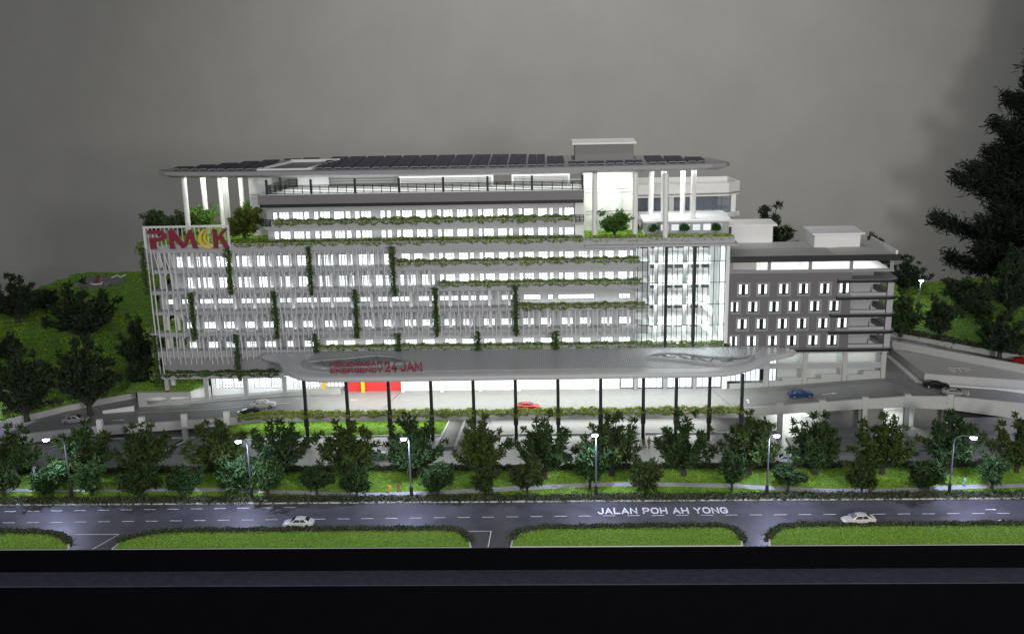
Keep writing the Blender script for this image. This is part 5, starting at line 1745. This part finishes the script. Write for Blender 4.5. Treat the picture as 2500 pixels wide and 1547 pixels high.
def street_lamp(x, y, z, hx, hz, label, power, fwd=-1.0):
    t = thing('street_lamp', 'glowing ' + label, 'street lamp', (x, y, z), 'lit street lamps')
    MB().tube([(x, y, z), (x, y, z + 1.9)], [0.30, 0.26], 8).tube([(x, y, z + 1.9), (x, y, z + 2.0)], [0.2, 0.16], 8).build('base', 'steel', t, smooth=True)
    d = hx - x
    s = 1 if d >= 0 else -1
    pts = [(x, y, z + 1.9), (x, y, hz - 1.2), (x + d * .12, y - .1, hz - 0.35), (x + d * .4, y + fwd * .4, hz + 0.05), (hx - s * 0.45, y + fwd * 0.8, hz + 0.08)]
    MB().tube(pts, [0.15, 0.12, 0.11, 0.10, 0.09], 7).build('pole', 'pole', t, smooth=True)
    h = MB().box(hx - .5, hx + .5, y + fwd * 0.8 - .22, y + fwd * 0.8 + .22, hz + 0.0, hz + 0.16).build('lamp_head', 'pole', t)
    MB().tube([(hx, y + fwd * .8, hz - .3), (hx, y + fwd * .8, hz - .02)], [0.42, 0.5], 12).build('bulb', 'lampglow', h)
    l = bpy.data.lights.new('lamp_light', 'SPOT')
    l.energy = power
    l.color = (0.58, 0.64, 1.0)
    l.spot_size = math.radians(165)
    l.spot_blend = 0.6
    l.shadow_soft_size = 0.25
    o = bpy.data.objects.new('lamp_light', l)
    COL.objects.link(o)
    o.location = (hx, y + fwd * .8, hz - .42)


for (b, h, lab) in LAMPS:
    street_lamp(b[0], b[1], 0.14, h[0], h[1], lab, 6800)
street_lamp(82.25, 231.5, 8.6, 82.25, 16.4, 'lamp standing among the trees on the right hill', 2600, -0.5)
street_lamp(-106.5, 190.0, 2.0, -105.0, 11.5, 'lamp behind the retaining wall cut off at the left edge', 3000)
street_lamp(89.5, 155.0, 0.14, 87.8, 10.5, 'lamp just outside the right picture edge', 3600)
street_lamp(97, 180, 5.0, 95.5, 14.5, 'lamp beside the tank outside the right picture edge', 4200)


# ================================================================== CARS
def car_paint(name, col, metal=0.2):
    m = mat(name, col, 0.32, metal=metal)
    return m


def car_proto(kind):
    root = bpy.data.objects.new('car', None)
    COL.objects.link(root)
    L = 2.3
    if kind == 'sedan':
        st = [(-2.30, .62, .45, .70, .80), (-2.22, .80, .30, .78, .92), (-1.7, .90, .22, .86, 1.02), (-0.8, .92, .20, .86, .98), (0.6, .92, .20, .84, .95), (1.2, .91, .22, .80, .90), (1.8, .88, .24, .72, .80), (2.18, .78, .30, .62, .68), (2.30, .60, .40, .52, .56)]
        gh = [(-1.75, .74, .66, 1.02), (-1.05, .80, .62, 1.38), (-0.3, .82, .62, 1.47), (0.35, .82, .62, 1.42), (1.15, .78, .66, .93)]
    else:
        st = [(-2.30, .66, .45, .72, .86), (-2.2, .84, .30, .80, .95), (-1.6, .94, .22, .86, .98), (-0.8, .94, .20, .82, .92), (0.5, .92, .20, .78, .88), (1.2, .92, .22, .74, .84), (1.8, .90, .22, .64, .72), (2.2, .78, .28, .50, .56), (2.32, .6, .36, .44, .46)]
        gh = [(-1.9, .72, .60, .98), (-0.9, .76, .54, 1.22), (-0.35, .78, .54, 1.26), (0.1, .78, .54, 1.22), (1.0, .76, .64, .88)]
    mb = MB()
    rings = []
    for x, w, zb, zs, zt in st:
        rings.append([(x, -w * .9, zb), (x, -w, zb + .12), (x, -w, zs), (x, -w * .84, zt), (x, 0, zt + .03), (x, w * .84, zt), (x, w, zs), (x, w, zb + .12), (x, w * .9, zb)])
    mb.loft(rings)
    n = len(rings[0])
    k = len(mb.v)
    mb.f += [tuple(range(n)), tuple(range(k - n, k))[::-1]]
    rings = []
    for x, wb, wt, zt in gh:
        zb = 0.86
        rings.append([(x, -wb, zb), (x, -wt, zt - .05), (x, -wt * .8, zt), (x, wt * .8, zt), (x, wt, zt - .05), (x, wb, zb)])
    k0 = len(mb.v)
    mb.loft(rings)
    body = mb.build('body', 'white', root, smooth=True)
    me = body.data
    e = 0.018
    g0, g1, g2, g3, g4 = gh
    fx = lambda a, b, t: tuple(a[i] + (b[i] - a[i]) * t for i in range(3))

    def pt(g, s, top):
        return (g[0], s * (g[2] if top else g[1]), g[3] - .04 if top else .86)
    w = MB()
    A, Bq = (g3[0] + .05, g3[2], g3[3] - .02), (g4[0] - .1, g4[1] - .08, g4[3] + .06)
    w.quad((A[0], -A[1] * .9, A[2] + e), (A[0], A[1] * .9, A[2] + e), (Bq[0] + e, Bq[1], Bq[2] + e), (Bq[0] + e, -Bq[1], Bq[2] + e))
    w.build('windscreen', 'darkwin', root)
    w = MB()
    A, Bq = (g1[0] - .06, g1[2], g1[3] - .03), (g0[0] + .12, g0[1] - .1, g0[3] + .07)
    w.quad((A[0] - e, A[1] * .9, A[2] + e), (A[0] - e, -A[1] * .9, A[2] + e), (Bq[0] - e, -Bq[1], Bq[2] + e), (Bq[0] - e, Bq[1], Bq[2] + e))
    w.build('rear_window', 'darkwin', root)
    for s in (-1, 1):
        P = []
        for g, zz in ((g1, .98), (g3, .97)):
            pass
        x0, x1 = g0[0] + .55, g4[0] - .38
        zt = g2[3] - .12
        sl = lambda z: s * ((g2[1] + (g2[2] - g2[1]) * (z - .86) / (g2[3] - .05 - .86)) + e)
        w = MB()
        zb = 0.98 if kind == 'sedan' else .92
        for (a0, a1, b0, b1) in ((x0 - .05, -0.38, g1[0] + .12, -0.42), (-0.30, x1, -0.34, g3[0] - .04)):
            w.quad((a0, sl(zb), zb), (a1, sl(zb), zb), (b1, sl(zt), zt), (b0, sl(zt), zt))
        w.build('side_window', 'darkwin', root)
    for xx in (-1.38, 1.38):
        for s in (-1, 1):
            o = MB().tube([(xx, s * .70, .33), (xx, s * .93, .33)], 0.33, 14).build('wheel', 'tyre', root)
            MB().tube([(xx, s * .90, .33), (xx, s * .945, .33)], 0.19, 10).build('rim', 'rim', o)
    for s in (-1, 1):
        MB().box(2.10, 2.27, s * .56 - .14, s * .56 + .14, .52, .66).build('headlight', 'white', root)
        MB().box(-2.30, -2.18, s * .60 - .13, s * .60 + .13, .68, .82).build('tail_light', 'red', root)
    return root


CP = {k: car_proto(k) for k in ('sedan', 'coupe')}


def add_car(kind, label, loc, rz, col, metal=0.2, s=1.0, tilt=0.0, name='sedan_car', used=set()):
    if kind in used:
        r = copy_tree(CP[kind])
    else:
        used.add(kind)
        r = CP[kind]
    r.name = name
    r.location = loc
    r.rotation_euler = (0, tilt, rz)
    r.scale = (s, s, s)
    r['label'], r['category'], r['group'] = label, 'car', 'model cars'
    m = car_paint('paint_' + label.split()[0], col, metal)
    for c in r.children:
        if c.name.split('.')[0] == 'body':
            c.material_slots[0].link = 'OBJECT'
            c.material_slots[0].material = m
    return r


WH, SI = (.62, .62, .62), (.42, .42, .44)
add_car('sedan', 'white sedan on the street in the left half, facing left', (-37.6, 145.0, 0.03), math.pi, WH, 0.05)
add_car('sedan', 'cream white sedan on the street at the right, facing left', (45.2, 144.9, 0.03), math.pi + .06, (.6, .58, .54), 0.05, 1.05)
add_car('sedan', 'silver sedan driving up the ramp at far left', (-89.0, 186.1, zd(-89)), .10, SI, 0.5, 1.05, -0.06)
add_car('sedan', 'silver white sedan on the driveway left of the first canopy column', (-53.4, 186.8, zd(-53.4)), .10, (.55, .55, .53), 0.4, 1.05, -0.05)
add_car('coupe', 'black car half hidden behind the yellow green planter', (-54.3, 183.2, zd(-54.3)), .08, (.01, .01, .012), 0.3, 1.05, -0.05)
add_car('coupe', 'red car under the canopy beside a dark column', (-3.8, 183.6, 4.41), 0.0, (.5, .02, .025), 0.1)
add_car('sedan', 'blue sedan on the driveway before the annex', (46.1, 186.2, zd(46.1)), 0.06, (.02, .055, .2), 0.3, 1.0, -0.05)
add_car('coupe', 'black sports car turning by the tank wall', (71.0, 187.6, 6.32), -.22, (.012, .012, .014), 0.3, 1.02)
add_car('coupe', 'silver sports car half hidden behind the right parapet', (72.9, 183.4, 6.25), -.28, (.5, .5, .48), 0.5, 1.0)
add_car('sedan', 'pale blue car in the car park behind an olive tree', (-30.2, 171.5, 0.06), 0.06, (.42, .58, .62), 0.2, 1.0)
add_car('coupe', 'pale green car parked at an angle beside a divider', (20.6, 178.0, 0.06), 2.4, (.45, .52, .45), 0.2, 0.95)
add_car('sedan', 'white car in the car park above a bluish small tree', (39.6, 167.9, 0.06), 2.95, WH, 0.05)
add_car('sedan', 'teal grey car in the car park behind a tall tree', (60.6, 171.2, 0.06), 0.05, (.30, .42, .44), 0.3)
add_car('coupe', 'red car on the side road at the right picture edge', (93.3, 201.5, 6.06), -0.75, (.35, .012, .015), 0.1, 1.1)


# ================================================================== PEOPLE
def person_mesh(pose):
    verts = {'pelvis': (0, 0, .92), 'chest': (0, 0.01, 1.28), 'neck': (0, .01, 1.46), 'head': (0, -.01, 1.60), 'crown': (0, 0, 1.72)}
    st = 0.22 if pose == 'walk' else 0.03
    rad = {'pelvis': .15, 'chest': .17, 'neck': .065, 'head': .105, 'crown': .07}
    ed = [('pelvis', 'chest'), ('chest', 'neck'), ('neck', 'head'), ('head', 'crown')]
    for s, n_ in ((-1, 'l'), (1, 'r')):
        verts.update({n_ + 'hip': (s * .09, 0, .86), n_ + 'knee': (s * .10, s * st * .5 - .03, .48), n_ + 'ank': (s * .10, s * st, .08), n_ + 'toe': (s * .10, s * st - .14, .04),
                      n_ + 'sh': (s * .19, 0, 1.38), n_ + 'el': (s * .25, -s * st * .3, 1.12), n_ + 'wr': (s * .25, -s * st * .8 - .06, .90), n_ + 'hand': (s * .25, -s * st * .9 - .08, .80)})
        rad.update({n_ + 'hip': .095, n_ + 'knee': .07, n_ + 'ank': .05, n_ + 'toe': .04, n_ + 'sh': .075, n_ + 'el': .05, n_ + 'wr': .038, n_ + 'hand': .04})
        ed += [('pelvis', n_ + 'hip'), (n_ + 'hip', n_ + 'knee'), (n_ + 'knee', n_ + 'ank'), (n_ + 'ank', n_ + 'toe'), ('chest', n_ + 'sh'), (n_ + 'sh', n_ + 'el'), (n_ + 'el', n_ + 'wr'), (n_ + 'wr', n_ + 'hand')]
    names = list(verts)
    import bmesh
    bm = bmesh.new()
    lay = bm.verts.layers.skin.verify()
    vs = []
    for n_ in names:
        v = bm.verts.new(verts[n_])
        v[lay].radius = (rad[n_], rad[n_])
        v[lay].use_root = n_ == 'pelvis'
        vs.append(v)
    for a, b in ed:
        bm.edges.new((vs[names.index(a)], vs[names.index(b)]))
    me = bpy.data.meshes.new('p')
    bm.to_mesh(me)
    bm.free()
    o = bpy.data.objects.new('p', me)
    COL.objects.link(o)
    o.modifiers.new('s', 'SKIN')
    o.modifiers.new('d', 'SUBSURF').levels = 1
    out = bpy.data.meshes.new_from_object(o.evaluated_get(bpy.context.evaluated_depsgraph_get()))
    bpy.data.objects.remove(o)
    return out


PM = {p: person_mesh(p) for p in ('walk', 'stand')}
SKIN = mat('skin', (.45, .27, .19), 0.6)
HAIR = mat('hair', (.015, .012, .01), 0.6)


def person(label, loc, rz, top, legs, pose='walk', s=1.0):
    t = thing('person', label, 'person', loc, 'model people', rz)
    t.scale = (s, s, s)
    me = PM[pose].copy()
    me.materials.clear()
    for n_, c in (('legs', legs), ('top', top)):
        me.materials.append(mat('cloth_' + n_, c, 0.8))
    me.materials.append(SKIN)
    for p in me.polygons:
        z, x = p.center.z, abs(p.center.x)
        p.material_index = 2 if z > 1.45 or (x > .2 and z < 1.0) else (1 if z > .9 else 0)
        p.use_smooth = True
    b = obj('body', me, t)
    h = MB()
    for k in range(5):
        pass
    rings = []
    for a in np.linspace(0.15, 1.75, 6):
        rings.append([(0.115 * math.sin(a) * math.cos(u), 0.03 + 0.125 * math.sin(a) * math.sin(u), 1.63 + 0.125 * math.cos(a)) for u in np.linspace(0, 2 * math.pi, 11)[:-1]])
    h.loft(rings)
    h.f.append(tuple(range(10)))
    hm = h.build('hair', HAIR, None)
    hm.parent = t
    return t


person('walker in an orange outfit on the path left of a lamp', (-25.6, 156.3, .19), 0.6, (.6, .26, .03), (.55, .22, .03))
person('walker in a dark red outfit on the path left of a lamp', (-24.1, 156.6, .19), 2.2, (.3, .05, .03), (.25, .04, .03))
person('walker in pale pink on the path beside the rightmost lamp', (63.0, 157.4, .19), 1.2, (.6, .42, .45), (.5, .36, .4))
person('walker in pale teal on the path right of the rightmost lamp', (65.2, 157.3, .19), -1.2, (.25, .48, .48), (.2, .4, .42))
person('person in brown standing in the car park between two trees', (17.4, 174.6, .06), 0.3, (.28, .16, .13), (.2, .12, .1), 'stand', 1.25)
person('person in black standing before the lit basement ramp', (44.4, 174.8, .32), 0.1, (.02, .02, .022), (.03, .03, .035), 'stand', 1.3)
person('person in white at the far left behind the small trees', (-87.0, 164.6, .19), 1.0, (.6, .6, .65), (.6, .6, .65), 'walk', 1.2)
person('person in dark clothes on the left roof garden by the ivy', (-53.6, 194.4, 33.42), 1.4, (.08, .06, .05), (.04, .04, .045), 'stand')
person('person in pink on the upper corner terrace', (-71.4, 197, 16.95), 0.4, (.55, .36, .32), (.5, .34, .3), 'stand')
person('person in pale blue on the lower corner terrace', (-72.3, 197.5, 12.6), 0.4, (.4, .45, .5), (.3, .35, .4), 'stand')
